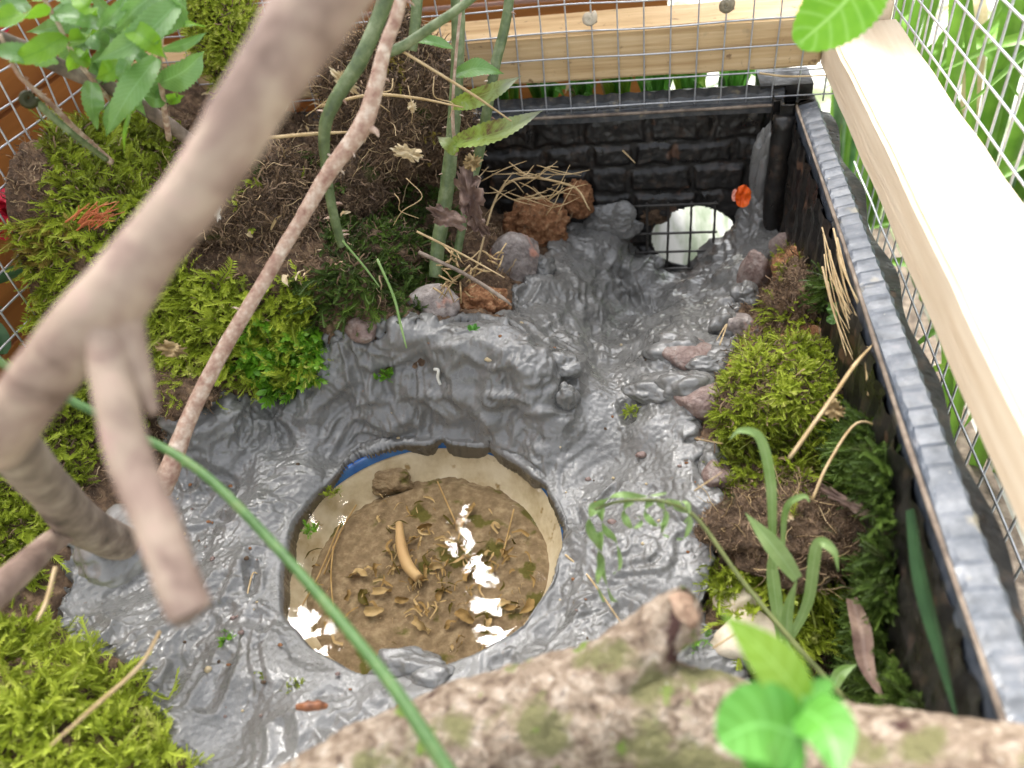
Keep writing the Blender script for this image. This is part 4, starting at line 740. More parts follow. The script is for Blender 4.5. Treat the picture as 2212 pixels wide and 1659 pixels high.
# grass plant at the right
t = thing('grass_plant', G(1700, 1420), 'plant of pale folded grass blades rising from the lime green moss', 'grass')
for pts, w_ in [([(1668, 1230, .375), (1668, 1106, .355), (1662, 1020, .345), (1640, 945, .338), (1600, 930, .335), (1575, 950, .336)], 20), ([(1700, 1400, .385), (1702, 1320, .375), (1722, 1250, .36)], 22), ([(1722, 1250, .36), (1670, 1180, .352), (1610, 1108, .348)], 36),
    ([(1702, 1390, .385), (1745, 1300, .37), (1765, 1180, .35), (1800, 1190, .348), (1811, 1235, .35)], 22), ([(1690, 1200, .38), (1698, 1100, .36), (1735, 1072, .355), (1750, 1085, .354)], 13), ([(1690, 1400, .39), (1670, 1250, .38), (1666, 1180, .375)], 26), ([(1690, 1380, .385), (1720, 1440, .375), (1765, 1500, .37)], 22), ([(1800, 1490, .38), (1815, 1455, .378), (1850, 1435, .38)], 24)]:
    mb = MB(); mb.leaf([at(a, b, d=d) for a, b, d in pts], w_*.365/F, prof='blade', sub=8, fold=.35); build(mb, 'blade', MT['grass'], t)
leafobj('strap_leaf', [(a_, b_, float(np.linalg.norm(at(a_, b_, x=.102)))) for a_, b_ in ((1968, 1100), (1990, 1240), (2028, 1390), (2075, 1580))], 44, 'strap_deep', 'broad dark green strap leaf lying against the side wall under the rim', nrm=(-1, -.2, .3), prof='blade', sub=8)
leafobj('strap_leaf', [(1840, 1295, .40), (1860, 1360, .39), (1872, 1440, .385), (1915, 1525, .38)], 36, 'dry_leaf', 'withered brown tipped strap leaf standing in the dark gap', prof='blade', sub=8, fold=.6)
leafobj('strap_leaf', [(1868, 1310, .42), (1895, 1270, .42), (1930, 1268, .42)], 16, 'grass_dark', 'short teal green leaf arching over the dark gap', prof='blade', sub=8)
# wilted curled fern over the right clay
t = thing('wilted_fern', at(1820, 1505, d=.36), 'wilted curled green fern on a thin dark stalk over the right hand clay', 'fern')
mb = MB(); mb.tube(path([(1830, 1515, .355), (1708, 1380, .35), (1600, 1250, .35), (1510, 1125, .345), (1450, 1088, .34), (1390, 1080, .34), (1330, 1085, .34), (1285, 1100, .34)]), [.0012, .0009, .0006], 7, 6); build(mb, 'stalk', mat('olive_stalk', [(.3, (.1, .12, .04)), (.7, (.25, .28, .1))], 80, .6), t)
for pts, w_ in [([(1285, 1095, .34), (1272, 1130, .34), (1290, 1180, .343), (1300, 1230, .345), (1320, 1290, .35), (1335, 1300, .352)], 12), ([(1295, 1095, .34), (1305, 1140, .34), (1330, 1170, .342), (1340, 1220, .345), (1325, 1240, .346)], 10), ([(1290, 1150, .342), (1300, 1210, .344), (1290, 1260, .346), (1305, 1300, .35)], 12),
    ([(1360, 1080, .34), (1348, 1110, .338), (1365, 1140, .338), (1385, 1130, .339), (1380, 1115, .34)], 10), ([(1405, 1080, .34), (1395, 1110, .338), (1420, 1135, .337), (1440, 1120, .338), (1432, 1105, .339)], 9), ([(1425, 1082, .34), (1440, 1110, .337), (1430, 1150, .338), (1445, 1160, .338)], 9), ([(1460, 1090, .342), (1490, 1120, .342), (1480, 1160, .343), (1462, 1165, .343)], 9), ([(1280, 1098, .34), (1330, 1070, .338), (1395, 1072, .338), (1440, 1065, .337)], 10), ([(1440, 1086, .34), (1480, 1085, .338), (1488, 1110, .339), (1478, 1130, .34)], 8)]:
    mb = MB(); P = catmull([at(a, b, d=d) for a, b, d in pts], 8); m_ = len(P)
    v = []; uv = []
    for i in range(m_):
        th = i*.55; T_ = P[min(i+1, m_-1)]-P[max(i-1, 0)]; T_ /= np.linalg.norm(T_); a = np.cross(T_, -P[i]/np.linalg.norm(P[i])); a /= np.linalg.norm(a); b_ = np.cross(T_, a)
        s_ = (a*math.cos(th*.5)+b_*math.sin(th*.5))*w_*.34/F/2*1.8*(1.2-i/m_); v += [P[i]-s_, P[i]+b_*.0003, P[i]+s_]; uv += [(0, i/m_), (.5, i/m_), (1, i/m_)]
    mb.add(v, [(3*i+j, 3*i+j+1, 3*i+j+4, 3*i+j+3) for i in range(m_-1) for j in (0, 1)], uv); build(mb, 'curled_leaflet', MT['grass'], t)
# dry crumpled leaves beside the stems
def crumple(name, px, py, d, w_, h_, m, label, sd_, cat='dry leaf', ang=0, group=None, tilt=None, amp=.25, jag=.28):
    rs = random.Random(sd_); c = at(px, py, d=d); N_ = -c/np.linalg.norm(c) if tilt is None else np.array(tilt, float); N_ /= np.linalg.norm(N_); r_ = np.cross([math.sin(ang), 0, math.cos(ang)], N_); r_ /= np.linalg.norm(r_); u_ = np.cross(N_, r_); k = 14; v = []; uv = []
    W_, H_ = w_*d/F/2, h_*d/F/2; jag = .06 if cat == 'petal' or name == 'round_leaf' else jag; e = [rs.uniform(1-jag*1.3, 1+jag*.5) for _ in range(40)]
    for i in range(k+1):
        for j in range(k+1):
            a, b = i/k*2-1, j/k*2-1; th = math.atan2(b, a); R_ = max(abs(a), abs(b)); q = e[int((th+math.pi)/(2*math.pi)*39)]; x = R_*math.cos(th)*q; y = R_*math.sin(th)*q
            z = amp*float(perlin(np.array([[a*1.7+sd_, b*1.7, sd_*.37]]))[0])*2+.25*a*a*rs.choice([1, 1])
            v.append(c+r_*x*W_+u_*y*H_+N_*z*min(W_, H_)); uv.append((i/k, j/k))
    q = k+1; mb = MB(); mb.add(v, [(i*q+j, i*q+j+1, (i+1)*q+j+1, (i+1)*q+j) for i in range(k) for j in range(k)], uv); return tag(build(mb, name, MT[m]), label, cat, group)
crumple('dry_leaf', 1015, 420, .50, 60, 120, 'dry_leaf', 'crumpled dark brown leaf dangling below the fern leaflets', 3, amp=.5)
crumple('dry_leaf', 965, 470, .49, 90, 44, 'dry_leaf', 'grey brown folded dry leaf held across the stem base', 4, ang=.5, amp=.5)
crumple('dry_leaf', 1022, 350, .50, 40, 34, 'scrap', 'small rust and yellow curled leaf above the crumpled brown one', 5, amp=.6)
crumple('dry_leaf', 1030, 480, .51, 34, 80, 'dry_leaf', 'narrow shrivelled dark leaf to the right of the folded one', 6, ang=-.5, amp=.6)
crumple('dry_leaf', 370, 755, .44, 60, 34, 'scrap', 'pale brown torn leaf caught in the drooping moss', 8, ang=.6, amp=.5)
crumple('dry_leaf', 1830, 1085, .40, 130, 26, 'dry_leaf', 'long flat brown leaf on the ground by the side wall', 9, ang=.2)
crumple('dry_leaf', 880, 330, .47, 70, 30, 'scrap_pale', 'tan papery scrap on the front of the tall dark clod', 10, ang=.4, amp=.5)
crumple('dry_leaf', 745, 175, .45, 26, 75, 'scrap_pale', 'curled buff leaf flake near the top of the dark clod', 11, ang=-.7, amp=.5)
crumple('dry_leaf', 890, 230, .465, 20, 26, 'scrap_pale', 'small square beige flake on the tall dark clod', 12)
crumple('dry_leaf', 470, 455, .41, 14, 44, 'white', 'white curled husk on the large peaty clod', 13, ang=.3, amp=.7)
crumple('dry_leaf', 1800, 885, .40, 50, 40, 'scrap', 'beige curled leaf in the gap behind the moss cushion', 14, ang=.2, amp=.5)
crumple('dry_leaf', 1700, 1115, .385, 26, 22, 'scrap_pale', 'pale husk on the dead turf slab', 15, amp=.6)
crumple('dry_leaf', 1945, 1340, .42, 40, 26, 'scrap_pale', 'tan chip of wood deep in the dark gap', 16, ang=.3)
crumple('dry_leaf', 1935, 1440, .40, 70, 20, 'scrap_pale', 'whitish stick fragment at the bottom of the dark gap', 17, ang=.2, amp=.4)
crumple('petal', 1605, 424, .648, 32, 46, 'orange', 'vivid orange petal stuck to the black wall above the hole', 18, cat='petal', amp=.25)
crumple('petal', 1587, 422, .657, 12, 26, 'pink', 'pale pink flake beside the vivid orange petal', 19, cat='petal')
crumple('petal', 515, 985, .43, 24, 20, 'yellow_scrap', 'square amber petal lying on the left clay', 20, cat='petal', tilt=(0, 0, 1))
crumple('leaf_scrap', 1022, 708, .485, 30, 16, 'leaf_young', 'small pale green leaf scrap on the crest of the clay bank', 21, cat='leaf scrap', tilt=(0, -.5, 1), amp=.5)
for k, (a, b, w_) in enumerate([(1805, 668, 34), (1822, 695, 30), (1798, 690, 24)]):
    o = crumple('round_leaf', a, b, .48, w_, w_*.8, 'fern', ['kidney shaped green leaf by the rim, highest of three', 'kidney shaped green leaf by the rim, rightmost of three', 'kidney shaped green leaf by the rim, lower left of three'][k], 30+k, cat='leaf', group='small round leaves near the right rim', amp=.15)
for k, (a, b) in enumerate([(335, 658), (350, 672)]):
    pass
# leafy weed glimpsed through the gap under the tall clod
t = thing('weed', at(900, 440, y=.585), 'small bright green leafy weed glimpsed under the tall dark clod', 'plant'); mb = MB()
for k in range(130):
    a, b = random.uniform(840, 985), random.uniform(380, 500); p = at(a, b, y=random.uniform(.55, .59)); d_ = np.array([random.gauss(0, 1), -.6, random.gauss(.3, 1)]); d_ /= np.linalg.norm(d_); l_ = random.uniform(.006, .011)
    mb.leaf([p, p+d_*l_*.5+[0, 0, .001], p+d_*l_], l_*.55, nrm=[random.gauss(0, .4), -1, random.gauss(.5, .4)], prof='ovate', sub=3, nu=4)
build(mb, 'leaves', MT['leaf_young'], t)['kind'] = 'stuff'; mb = MB()
for k in range(8): a = random.uniform(850, 975); mb.tube([at(a, 510, y=.58), at(a+random.uniform(-15, 15), 400, y=.575)], .0006, 5, 3)
build(mb, 'stalks', MT['grass'], t)
# ---------------------------------------------------------------- straws and twigs
def straw(pts, w_, m, label, name='straw', cat='straw', group=None, sides=6):
    P = [G(a, b, .003) if d == 'g' else at(a, b, d=d) for a, b, d in pts]; r_ = [w_/2*np.linalg.norm(p)/F for p in P]; r_[-1] *= .5
    mb = MB(); mb.tube(P, r_, sides, 6, rough=.1, rs=200); return tag(build(mb, name, MT[m]), label, cat, group)
for pts, w_, m, lb in [([(1705, 990, .36), (1790, 870, .37), (1845, 790, .39), (1885, 745, .42)], 8, 'straw', 'thick pale straw leaning from the moss cushion to the rim'),
 ([(1755, 1080, .38), (1790, 1000, .385), (1850, 915, .40), (1910, 925, .41)], 6, 'straw', 'thin bent brown stalk in front of the dark gap'),
 ([(1873, 750, .43), (1875, 800, .425), (1876, 855, .42)], 10, 'straw', 'short limp straw hanging from the rim'),
 ([(540, 302, .44), (640, 292, .44), (700, 288, .445), (760, 285, .45)], 7, 'straw', 'pale straw lying across behind the woody stem'),
 ([(865, 108, .43), (950, 160, .44), (1030, 210, .45), (1105, 262, .46)], 6, 'straw', 'long straight straw pointing down right at the fern leaflet'),
 ([(690, 230, .46), (800, 205, .46), (900, 212, .47), (1000, 232, .48)], 6, 'straw', 'arched straw across the top of the dark clod'),
 ([(1025, 600, 'g'), (1090, 400, .60), (1230, 400, .60), (1275, 455, .60)], 5, 'straw', 'dry grass stem hooking down in front of the brick wall'),
 ([(815, 560, .47), (850, 640, .46), (865, 700, .455), (878, 752, .45)], 6, 'grass', 'thin green stem trailing down onto the clay bank'),
 ([(740, 520, .46), (790, 580, .455), (820, 620, .455)], 5, 'grass', 'short green runner crossing the dark moss'),
 ([(1222, 1205, 'g'), (1270, 1250, 'g'), (1345, 1350, .36)], 5, 'straw', 'fine reddish needle on the clay right of the bowl'),
 ([(530, 1330, 'g'), (548, 1250, 'g'), (560, 1245, 'g')], 4, 'straw', 'bent pale needle stuck in the clay left of the bowl'),
 ([(345, 1365, .36), (300, 1440, .35), (200, 1530, .34), (110, 1610, .33)], 8, 'straw', 'tan stalk slanting over the bottom left moss'),
 ([(120, 1225, .38), (100, 1300, .375), (80, 1340, .37)], 9, 'straw', 'short tan stalk beside the left edge of the clay'),
 ([(1540, 1400, .36), (1600, 1360, .36), (1610, 1345, .36)], 4, 'straw', 'fine stalk leaning on the cream stone'),
 ([(1915, 1420, .40), (1965, 1370, .40), (2000, 1300, .40)], 7, 'straw', 'amber stalk bent in the dark gap'),
 ([(1980, 1520, .385), (2005, 1400, .39), (2020, 1320, .40)], 8, 'straw', 'upright yellow green stalk against the side wall'),
 ([(1925, 1270, .40), (1945, 1200, .41)], 4, 'straw', 'tiny upright stalk near the dark mossy lump'),
 ([(1500, 955, 'g'), (1560, 958, .39)], 4, 'straw', 'short pale needle bridging clay and moss'),
 ([(1555, 745, .43), (1570, 700, .44), (1548, 735, .43)], 3, 'straw', 'tiny pale hair beside the grey and pink stone'),
 ([(905, 545, .5), (1000, 590, .49), (1080, 640, .48), (1105, 660, .48)], 9, 'branch_grey', 'dark twig lying above the orange sandy lump'),
 ([(900, 500, .5), (990, 545, .5), (1090, 600, .49)], 5, 'straw', 'thin pale twig parallel to the dark one'),
 ([(1345, 325, .66), (1372, 352, .655)], 4, 'straw', 'short straw stuck on the brick moulded wall'),
 ([(1640, 158, .64), (1700, 165, .64), (1785, 163, .63)], 4, 'straw', 'pale straw bridging the corner post under the rail'),
 ([(1500, 1060, .37), (1560, 1020, .37)], 4, 'straw', 'little stalk at the edge of the moss fringe')]:
    straw(pts, w_, m, lb)
for k in range(16):                            # tuft of dead stems at the right rim
    a = 1790+random.uniform(-15, 25); b = random.uniform(520, 640); straw([(a, b-30, .47), (a+20+random.uniform(-8, 8), b+60, .455), (a+55+random.uniform(-12, 12), b+140, .445)], random.uniform(2.2, 4.2), 'straw', 'dead straw coloured grass stem in the tuft against the right rim', group='dead grass tuft by the right rim')
for k in range(34):                            # dry grass heap by the back wall
    a, b = random.uniform(1030, 1230), random.uniform(365, 440); l_ = random.uniform(40, 110); th = random.gauss(-.15, .5); straw([(a-l_*.5*math.cos(th), b-l_*.5*math.sin(th), .60), (a, b+random.uniform(-12, 12), .595), (a+l_*.5*math.cos(th), b+l_*.5*math.sin(th), .60)], random.uniform(1.6, 3), 'straw', 'dry straw in the loose heap at the foot of the brick wall', group='dry straw heap by the back wall', sides=5)
for k in range(40):                            # litter around the stem bases
    a, b = random.uniform(950, 1085), random.uniform(540, 650); l_ = random.uniform(15, 50); th = random.uniform(0, 3.1); straw([(a-l_*.5*math.cos(th), b-l_*.5*math.sin(th), .515), (a, b+random.uniform(-5, 5), .505), (a+l_*.5*math.cos(th), b+l_*.5*math.sin(th), .515)], random.uniform(2.5, 5), 'straw', 'short tan chip in the litter between the stems and the pink stone', group='tan litter round the stem bases', sides=5)
for k in range(6):                            # looping dead roots on the tall clod
    a, b = random.uniform(700, 980), random.uniform(150, 440); q = [(a, b, .455)]
    for j in range(3): a += random.uniform(-45, 45); b += random.uniform(5, 45); q.append((a, b, .452+.006*j))
    straw(q, random.uniform(1.5, 3), 'straw', 'fine dead root looping over the front of the tall dark clod', name='root', cat='root', group='loose roots on the tall clod', sides=5)
for k in range(24):                            # orange moss stalks at the left
    a, b = random.uniform(140, 215), random.uniform(470, 500); straw([(a, b, .50), (a+random.uniform(0, 30), b-20, .495), (a+random.uniform(20, 60), b-random.uniform(20, 50), .49)], 3, 'red_shoot', 'hair thin orange red moss stalk in the tuft on the left mound', name='moss_stalk', cat='moss stalk', group='orange red moss stalks', sides=4)
# ---------------------------------------------------------------- litter on the bed of the pond
def bp(px, py, z=-.383): return at(px, py, z=z)
t = thing('root_tip', bp(885, 1200), 'fat cream root tip lying curved on the pond bed', 'root'); mb = MB(); mb.tube([bp(862, 1130, -.3805), bp(866, 1175, -.3805), bp(880, 1220, -.3805), bp(905, 1250, -.3805)], [.0022, .0032, .0036, .003], 12, 8); build(mb, 'body', MT['slug'], t)
mb = MB()
for k in range(6): mb.tube([bp(903, 1250, -.3805), bp(903+random.uniform(-18, 14), 1262+random.uniform(-4, 12), -.383)], .0003, 4, 2)
build(mb, 'root_hairs', MT['scrap_pale'], t)
for k in range(240):
    a, b = random.gauss(950, 115), random.gauss(1240, 90)
    if ((a-915)/265)**2+((b-1250)/200)**2 > 1 or (a < 800 and b < 1180): continue
    c = bp(a, b, -.3848); th = random.uniform(0, 6.3); l_ = random.uniform(.0015, .0062); dx = np.array([math.cos(th), math.sin(th), 0]); cu = random.uniform(-.6, .6); s_ = np.array([-dx[1], dx[0], 0]); up = np.array([0, 0, random.uniform(.0005, .003)])
    mb = MB(); mb.leaf([c-dx*l_, c+s_*l_*cu+up, c+dx*l_+up*.4], l_*random.choice([.2, .3, .4, .9]), nrm=[random.gauss(0, .8), random.gauss(0, .8), 1], prof=random.choice(['blade', 'ovate', 'strap', 'lance']), sub=4, nu=4, fold=.6, wav=.15)
    tag(build(mb, 'leaf_scrap', MT[random.choice(['scrap', 'scrap', 'scrap_pale', 'scrap_pale', 'moss'])]), 'small curled brown plant scrap sunk on the pond bed', 'leaf scrap', 'plant scraps sunk on the pond bed')
crumple('leaf_scrap', 1085, 1235, .465, 50, 42, 'scrap_pale', 'broad tan leaf piece under water to the right of the white reflection', 50, cat='leaf scrap', tilt=(0, 0, 1), amp=.3)
crumple('leaf_scrap', 1122, 1288, .455, 64, 34, 'scrap_pale', 'ribbed oblong tan flake under water near the right of the bowl', 51, cat='leaf scrap', tilt=(0, 0, 1), amp=.15)
for pts, lb in [([(990, 1165, -.375), (1000, 1130, -.38), (1020, 1100, -.383)], 'a'), ([(770, 1090, -.38), (735, 1150, -.383), (700, 1240, -.383)], 'b'), ([(720, 1180, -.38), (715, 1250, -.383), (722, 1330, -.383)], 'c'), ([(1110, 1100, -.38), (1098, 1150, -.383), (1085, 1200, -.383)], 'd'), ([(945, 1040, -.375), (965, 1085, -.38), (985, 1130, -.383)], 'e'), ([(640, 1330, -.383), (690, 1240, -.383), (735, 1130, -.383)], 'f')]:
    mb = MB(); mb.tube([bp(*q) for q in pts], .00055, 5, 5); tag(build(mb, 'needle', MT['straw']), {'a': 'thin needle under water left of the white reflection', 'b': 'long needle under water slanting at the left of the bowl', 'c': 'upright needle at the left of the bowl, rightmost of the two long ones', 'd': 'needle near the right wall of the bowl', 'e': 'thin straw at the top centre of the pond', 'f': 'longest faint needle along the left wall of the bowl'}[lb], 'needle')
for k in range(70):                            # flakes on the turf and soil
    if k < 45: a, b = random.uniform(330, 1000), random.uniform(150, 640)
    else: a, b = random.uniform(1620, 1900), random.uniform(560, 1200)
    c = G(a, b, .004)
    if k < 45: c = c*.955
    th = random.uniform(0, 6.3); l_ = random.uniform(.0025, .006); dx = np.array([math.cos(th), math.sin(th)*.7, random.gauss(0, .4)]); s_ = np.array([-dx[1], dx[0], 0])*random.uniform(-.5, .5)
    mb = MB(); mb.leaf([c-dx*l_, c+s_*l_+[0, 0, .001], c+dx*l_], l_*random.choice([.35, .5, .8]), nrm=[random.gauss(0, .6), random.gauss(-.6, .5), 1], prof=random.choice(['blade', 'ovate', 'lance']), sub=4, nu=4, fold=.7, wav=.15)
    tag(build(mb, 'leaf_flake', MT[random.choice(['scrap_pale', 'scrap_pale', 'scrap', 'straw', 'dry_leaf'])]), 'small tan leaf flake lying on the turf of the left mound' if k < 45 else 'small tan leaf flake lying on the right bank', 'leaf flake', 'flakes on the left mound' if k < 45 else 'flakes on the right bank')
# spiral snail shell on the bed
mb = MB(); c = bp(1073, 1120, -.392); mb.tube([c+np.array([math.cos(a)*.0045*a/12, math.sin(a)*.0045*a/12, .004-.0003*a]) for a in np.arange(1, 13, .5)], [.0008, .0035], 10, 2); tag(build(mb, 'snail_shell', MT['snail']), 'round brown snail shell on the pond bed near the far right wall', 'snail shell')
o, _, _ = blob(bp(845, 1040, -.386), (.014, .010, .007), 61, 'stone', MT['bed'], rough=.2, fs=3, sub=5); tag(o, 'rounded silty pebble under water at the far left of the bowl', 'stone')
mb = MB(); mb.tube([bp(835, 1025, -.383)+np.array([k*.0006, 0, .0005]) for k in range(4)], [.0012, .002, .0021, .001], 8, 2); tag(build(mb, 'seed', MT['slug']), 'tiny orange seed on the silty pebble under water', 'seed')
# ---------------------------------------------------------------- bits on the clay
mb = MB(); mb.tube([at(640, 1528, d=.372), at(665, 1526, d=.37), at(690, 1524, d=.369), at(708, 1526, d=.369)], [.0012, .0022, .0021, .0008], 10, 5, rough=.15, rs=400); tag(build(mb, 'bud_scale', MT['cone']), 'brown conical bud case lying on the wet clay below the bowl', 'bud')
mb = MB(); mb.tube([G(940, 805, .003), G(950, 812, .005), G(948, 825, .004), G(953, 838, .003)], [.0012, .001], 7, 4); tag(build(mb, 'white_grub', MT['white']), 'tiny white hooked grub like sliver on the clay bank', 'sliver')
for k, (a, b, lb) in enumerate([(835, 820, 'small green moss sprig on the clay bank above the bowl'), (1362, 898, 'moss sprig stuck on the clay right of the channel'), (740, 1505, 'green moss sprig at the near edge of the pond'), (637, 1500, 'moss sprig standing behind the brown bud case'), (673, 1148, 'star shaped moss sprig floating at the left of the pond'), (565, 1462, 'brownish moss crumb on the near left clay'), (495, 1385, 'moss crumb near the tip of the blurred branch'), (720, 1065, 'olive moss sprig caught on the white bowl wall'), (1500, 1395, 'green moss crumb behind the broken log stub')]):
    c = at(a, b, z=WZ+.001) if 'pond' in lb or 'bowl wall' in lb else G(a, b, .003); n = 26; P = c+rng.normal(size=(n, 3))*np.array([.0016, .0016, .0006]); o = instances('moss_sprig', FR[:3]+ST[:1], P, rng.normal(size=(n, 3))+[0, 0, .8], .0055*rng.uniform(.6, 1.3, n), rng.uniform(.3, .7, n), MT['moss_bright' if k % 2 == 0 else 'moss'], lb, 'moss', kind=None)
rs = random.Random(9); n = 0
while n < 110:                                   # crumbs and pebbles on the clay
    a, b = rs.uniform(330, 1560), rs.uniform(700, 1560)
    g_ = G(a, b)
    if float(sdf(np.array([g_[0]]), np.array([g_[1]]), _mp)[0]) < .008 or math.hypot(g_[0]-BC[0], g_[1]-BC[1]) < BR+.006: continue
    g3 = np.array([[g_[0], g_[1], 0.]]); g3[0, 2] = mud_z(g3[:, 0], g3[:, 1])[0]; z = float(g3[0, 2]+clay_relief(g3)[0]); s_ = rs.uniform(.0005, .0011) if rs.random() < .8 else rs.uniform(.0012, .0022); o, _, _ = blob((g_[0], g_[1], z+s_*.3), (s_*rs.uniform(.8, 1.8), s_, s_*.8), n+70, 'crumb', MT[rs.choice(['clay_soil', 'humus', 'scrap_pale', 'rock_red'])], rough=.3, sub=2); tag(o, 'tiny brown crumb of debris on the wet clay', 'crumb', 'crumbs scattered on the clay'); n += 1
# snail, and a pale blob given snail form, on the far rail
for (a, b, lb) in [(1568, 10, 'grey snail on top of the back pine rail'), (1272, 38, 'small pale blob on the rail by a mesh wire')]:
    c = at(a, b, y=.602); t = thing('snail', c, lb, 'snail'); mb = MB(); MTs = MT['snail' if a > 1500 else 'stone_pale']; mb.tube([c+np.array([math.cos(q)*.0035*q/13, -.003+.0002*q, math.sin(q)*.0035*q/13]) for q in np.arange(1, 14, .5)], [.0007, .0032], 10, 2); build(mb, 'shell', MTs, t); mb = MB(); mb.tube([c+np.array([-.004, 0, -.003]), c+np.array([.001, -.001, -.004]), c+np.array([.006, 0, -.003])], [.001, .0018, .0006], 8, 4); build(mb, 'foot', MT['branch_grey'], t)
# ---------------------------------------------------------------- what lies beyond the enclosure
mb = MB(); mb.box((-60, -60, -.66), (60, 60, -.60)); tag(build(mb, 'ground', MT['paving'], smooth=False, org=(0, 0, 0)), 'pale paving beyond the enclosure', 'ground', kind='structure')
mb = MB(); V, Q = grid_mesh(-.05, .2, 0, .3, .004, lambda x, y: .0008*np.sin(x*60+y*40)); Vw = np.stack([V[:, 0], .625+V[:, 1]*.85, -.47+V[:, 1]*.12+V[:, 2]], 1)
tag(link_mesh('plastic_sheet', Vw, Q, MT['sheet']), 'crinkled translucent white sheet seen through the round hole', 'plastic sheet')
bd = thing('fence', (-.3, .9, -.6), 'orange brown timber boarding beyond the mesh at the left', 'fence')
for k in range(9):
    mb = MB(); mb.box((-1.0, .78+.002*(k % 2), -.60+k*.075), (.02, .80, -.529+k*.075)); build(mb, 'board', MT['orange_wood'], bd, smooth=False)
    mb = MB(); mb.box((-.56+.002*(k % 2), -.2, -.60+k*.075), (-.54, .775, -.529+k*.075)); build(mb, 'board', MT['orange_wood'], bd, smooth=False)
t = thing('flower_pot_plant', (-.46, .50, -.45), 'dark plant with red petals outside the left mesh', 'plant'); mb = MB()
for k in range(50):
    p = np.array([-.46+random.gauss(0, .02), .50+random.gauss(0, .07), -.30+random.gauss(0, .03)]); d_ = np.array([random.gauss(0, 1), random.gauss(0, 1), random.gauss(.5, .5)]); d_ /= np.linalg.norm(d_); mb.leaf([p, p+d_*.015, p+d_*.03], .014, nrm=[random.gauss(0, 1), random.gauss(0, 1), 1], prof='ovate', sub=3)
build(mb, 'leaves', MT['grass_dark'], t)
for (a, b, x) in [(65, 365, -.43), (85, 395, -.43), (10, 495, -.43), (0, 440, -.43), (12, 30, -.44)]:
    c = at(a, b, x=x); mb = MB()
    for k in range(7): d_ = np.array([random.gauss(0, 1), random.gauss(0, 1), random.gauss(0, 1)]); d_ /= np.linalg.norm(d_); mb.leaf([c, c+d_*.008, c+d_*.015], .012, nrm=[.6, -.3, 1], prof='ovate', sub=3)
    build(mb, 'flower', MT['red_cloth'], t)
def blade_clump(name, c, n, h, spread, m, label, sd_, group=None, wd=.012):
    rs = random.Random(sd_); t = thing(name, c, label, 'plant', group)
    for k in range(n):
        a = rs.uniform(0, 6.28); o_ = np.array([math.cos(a), math.sin(a), 0])*rs.random()*spread*.4; d_ = np.array([math.cos(a), math.sin(a), 0])*rs.uniform(.2, 1)*spread; hh = h*rs.uniform(.6, 1.1)
        p0 = np.array(c)+o_; mb = MB(); mb.leaf([p0, p0+d_*.3+[0, 0, hh*.6], p0+d_*.8+[0, 0, hh], p0+d_*1.5+[0, 0, hh*.85]], wd*rs.uniform(.6, 1.3), nrm=[-.5, -.6, .7], prof='blade', sub=5, nu=4, fold=.4); build(mb, 'blade', MT[m if rs.random() < .75 else rs.choice(['grass_dark', 'leaf_yellow', 'scrap_pale'])], t)
for k, (x, y, n_, h, lb) in enumerate([(.36, .80, 30, .42, 'arching green strap leaves beyond the right mesh, farthest clump'), (.42, .62, 30, .40, 'arching green strap leaves beyond the right mesh, middle clump'), (.50, .75, 26, .5, 'tall green strap leaves at the top right edge'), (.33, .55, 14, .26, 'low strap leaves just outside the right mesh'), (.40, .46, 22, .3, 'lush strap leaves level with the middle of the pale rail'), (.27,.95,20,.35,'strap leaves behind the far corner post')]):
    blade_clump('strap_leaf_plant', (x, y, -.6), n_, h, .14, 'strap_green', lb, k, 'strap leaved plants outside the right mesh', wd=.016)
for k in range(7):                             # low greenery showing under the back rail
    c = np.array([-.12+k*.032, .67+.01*(k % 2), -.30]); blade_clump('weed', c, 12, .055, .02, 'leaf_young', 'green weeds showing in the slot between back rail and rim', 40+k, 'weeds under the back rail', wd=.009)
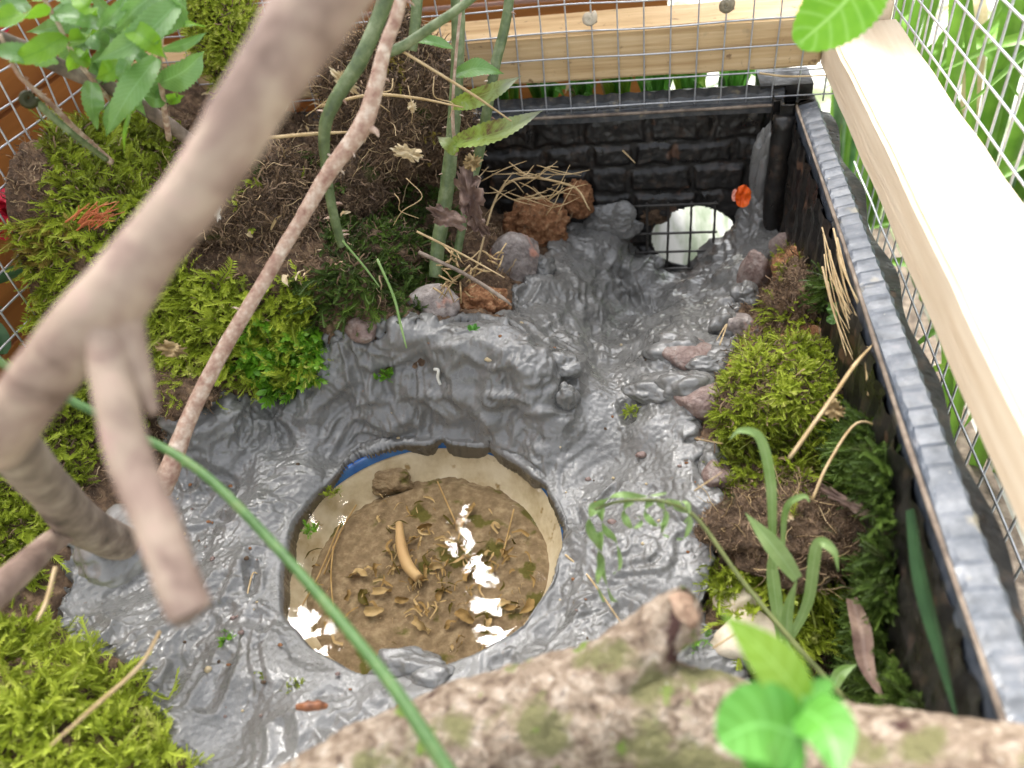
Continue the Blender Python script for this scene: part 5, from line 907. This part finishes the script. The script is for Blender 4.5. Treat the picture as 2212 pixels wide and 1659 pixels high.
# unseen foliage added behind to darken the pond's reflection; gaps shaped for bright patches
TR = thing('unseen_tree', (-1.35, 2.3, -.6), 'leafy crown added out of view behind, gaps shaped for bright patches mirrored in the pond', 'unseen_tree')
cc = at(880, 1250, d=2.3); cc[2] = 2*WZ-cc[2]
mb = MB(); mb.tube([(-1.35, 2.3, -.6), (-1.3, 2.25, .2), (-1.15, 2.1, .9), cc+[-.25, .45, -.1], cc+[0, .35, .2]], [.07, .06, .05, .035, .01], 12, 8, rough=.1, rs=20)
for k in range(9): mb.tube([cc+[-.25, .45, -.1], cc+np.array([random.gauss(0, .25), random.uniform(.1, .4), random.gauss(0, .2)]), cc+np.array([random.gauss(0, .5), random.gauss(0, .3), random.gauss(0, .4)])], [.02, .012, .004], 7, 5)
build(mb, 'trunk', MT['branch_grey'], TR)
NL = 7500; P = rng.normal(size=(NL, 3)); P /= np.linalg.norm(P, axis=1)[:, None]; P *= (rng.random(NL)**.4)[:, None]*np.array([.52, .4, .46]); P += cc
mir = P.copy(); mir[:, 2] = 2*WZ-mir[:, 2]; pm = proj(mir)+rng.normal(size=(NL, 2))*4
gap = inpoly(pm, [(962, 1095), (1035, 1090), (1052, 1180), (1068, 1240), (1095, 1290), (1120, 1345), (1135, 1405), (1070, 1440), (1025, 1380), (1018, 1310), (1000, 1250), (968, 1210)]) | inpoly(pm, [(600, 1330), (650, 1290), (745, 1340), (735, 1400), (705, 1470), (640, 1420)])  # leaves left out here so the sun glints on the water
P = P[~gap]; o_ = rng.normal(size=P.shape); o_[:, 2] *= .5
LP = [(np.array([[0, 0, 0], [-.3, .06, .45], [0, 0, 1.], [.3, .06, .45]]), np.array([[0, 1, 2, 3]]))]
instances('crown', LP, P, o_, .055*rng.uniform(.7, 1.3, len(P)), rng.random(len(P)), MT['moss_dark'], None, None, parent=TR)
# outside the right wall, low dark soil bed
mb = MB(); mb.box((.19, -.3, -.60), (.30, .9, -.56)); tag(build(mb, 'edging_plank', MT['branch_grey'], smooth=False), 'weathered plank on the ground outside the right mesh', 'plank')
for o in bpy.data.objects:
    if '_w' in o.keys(): del o['_w']
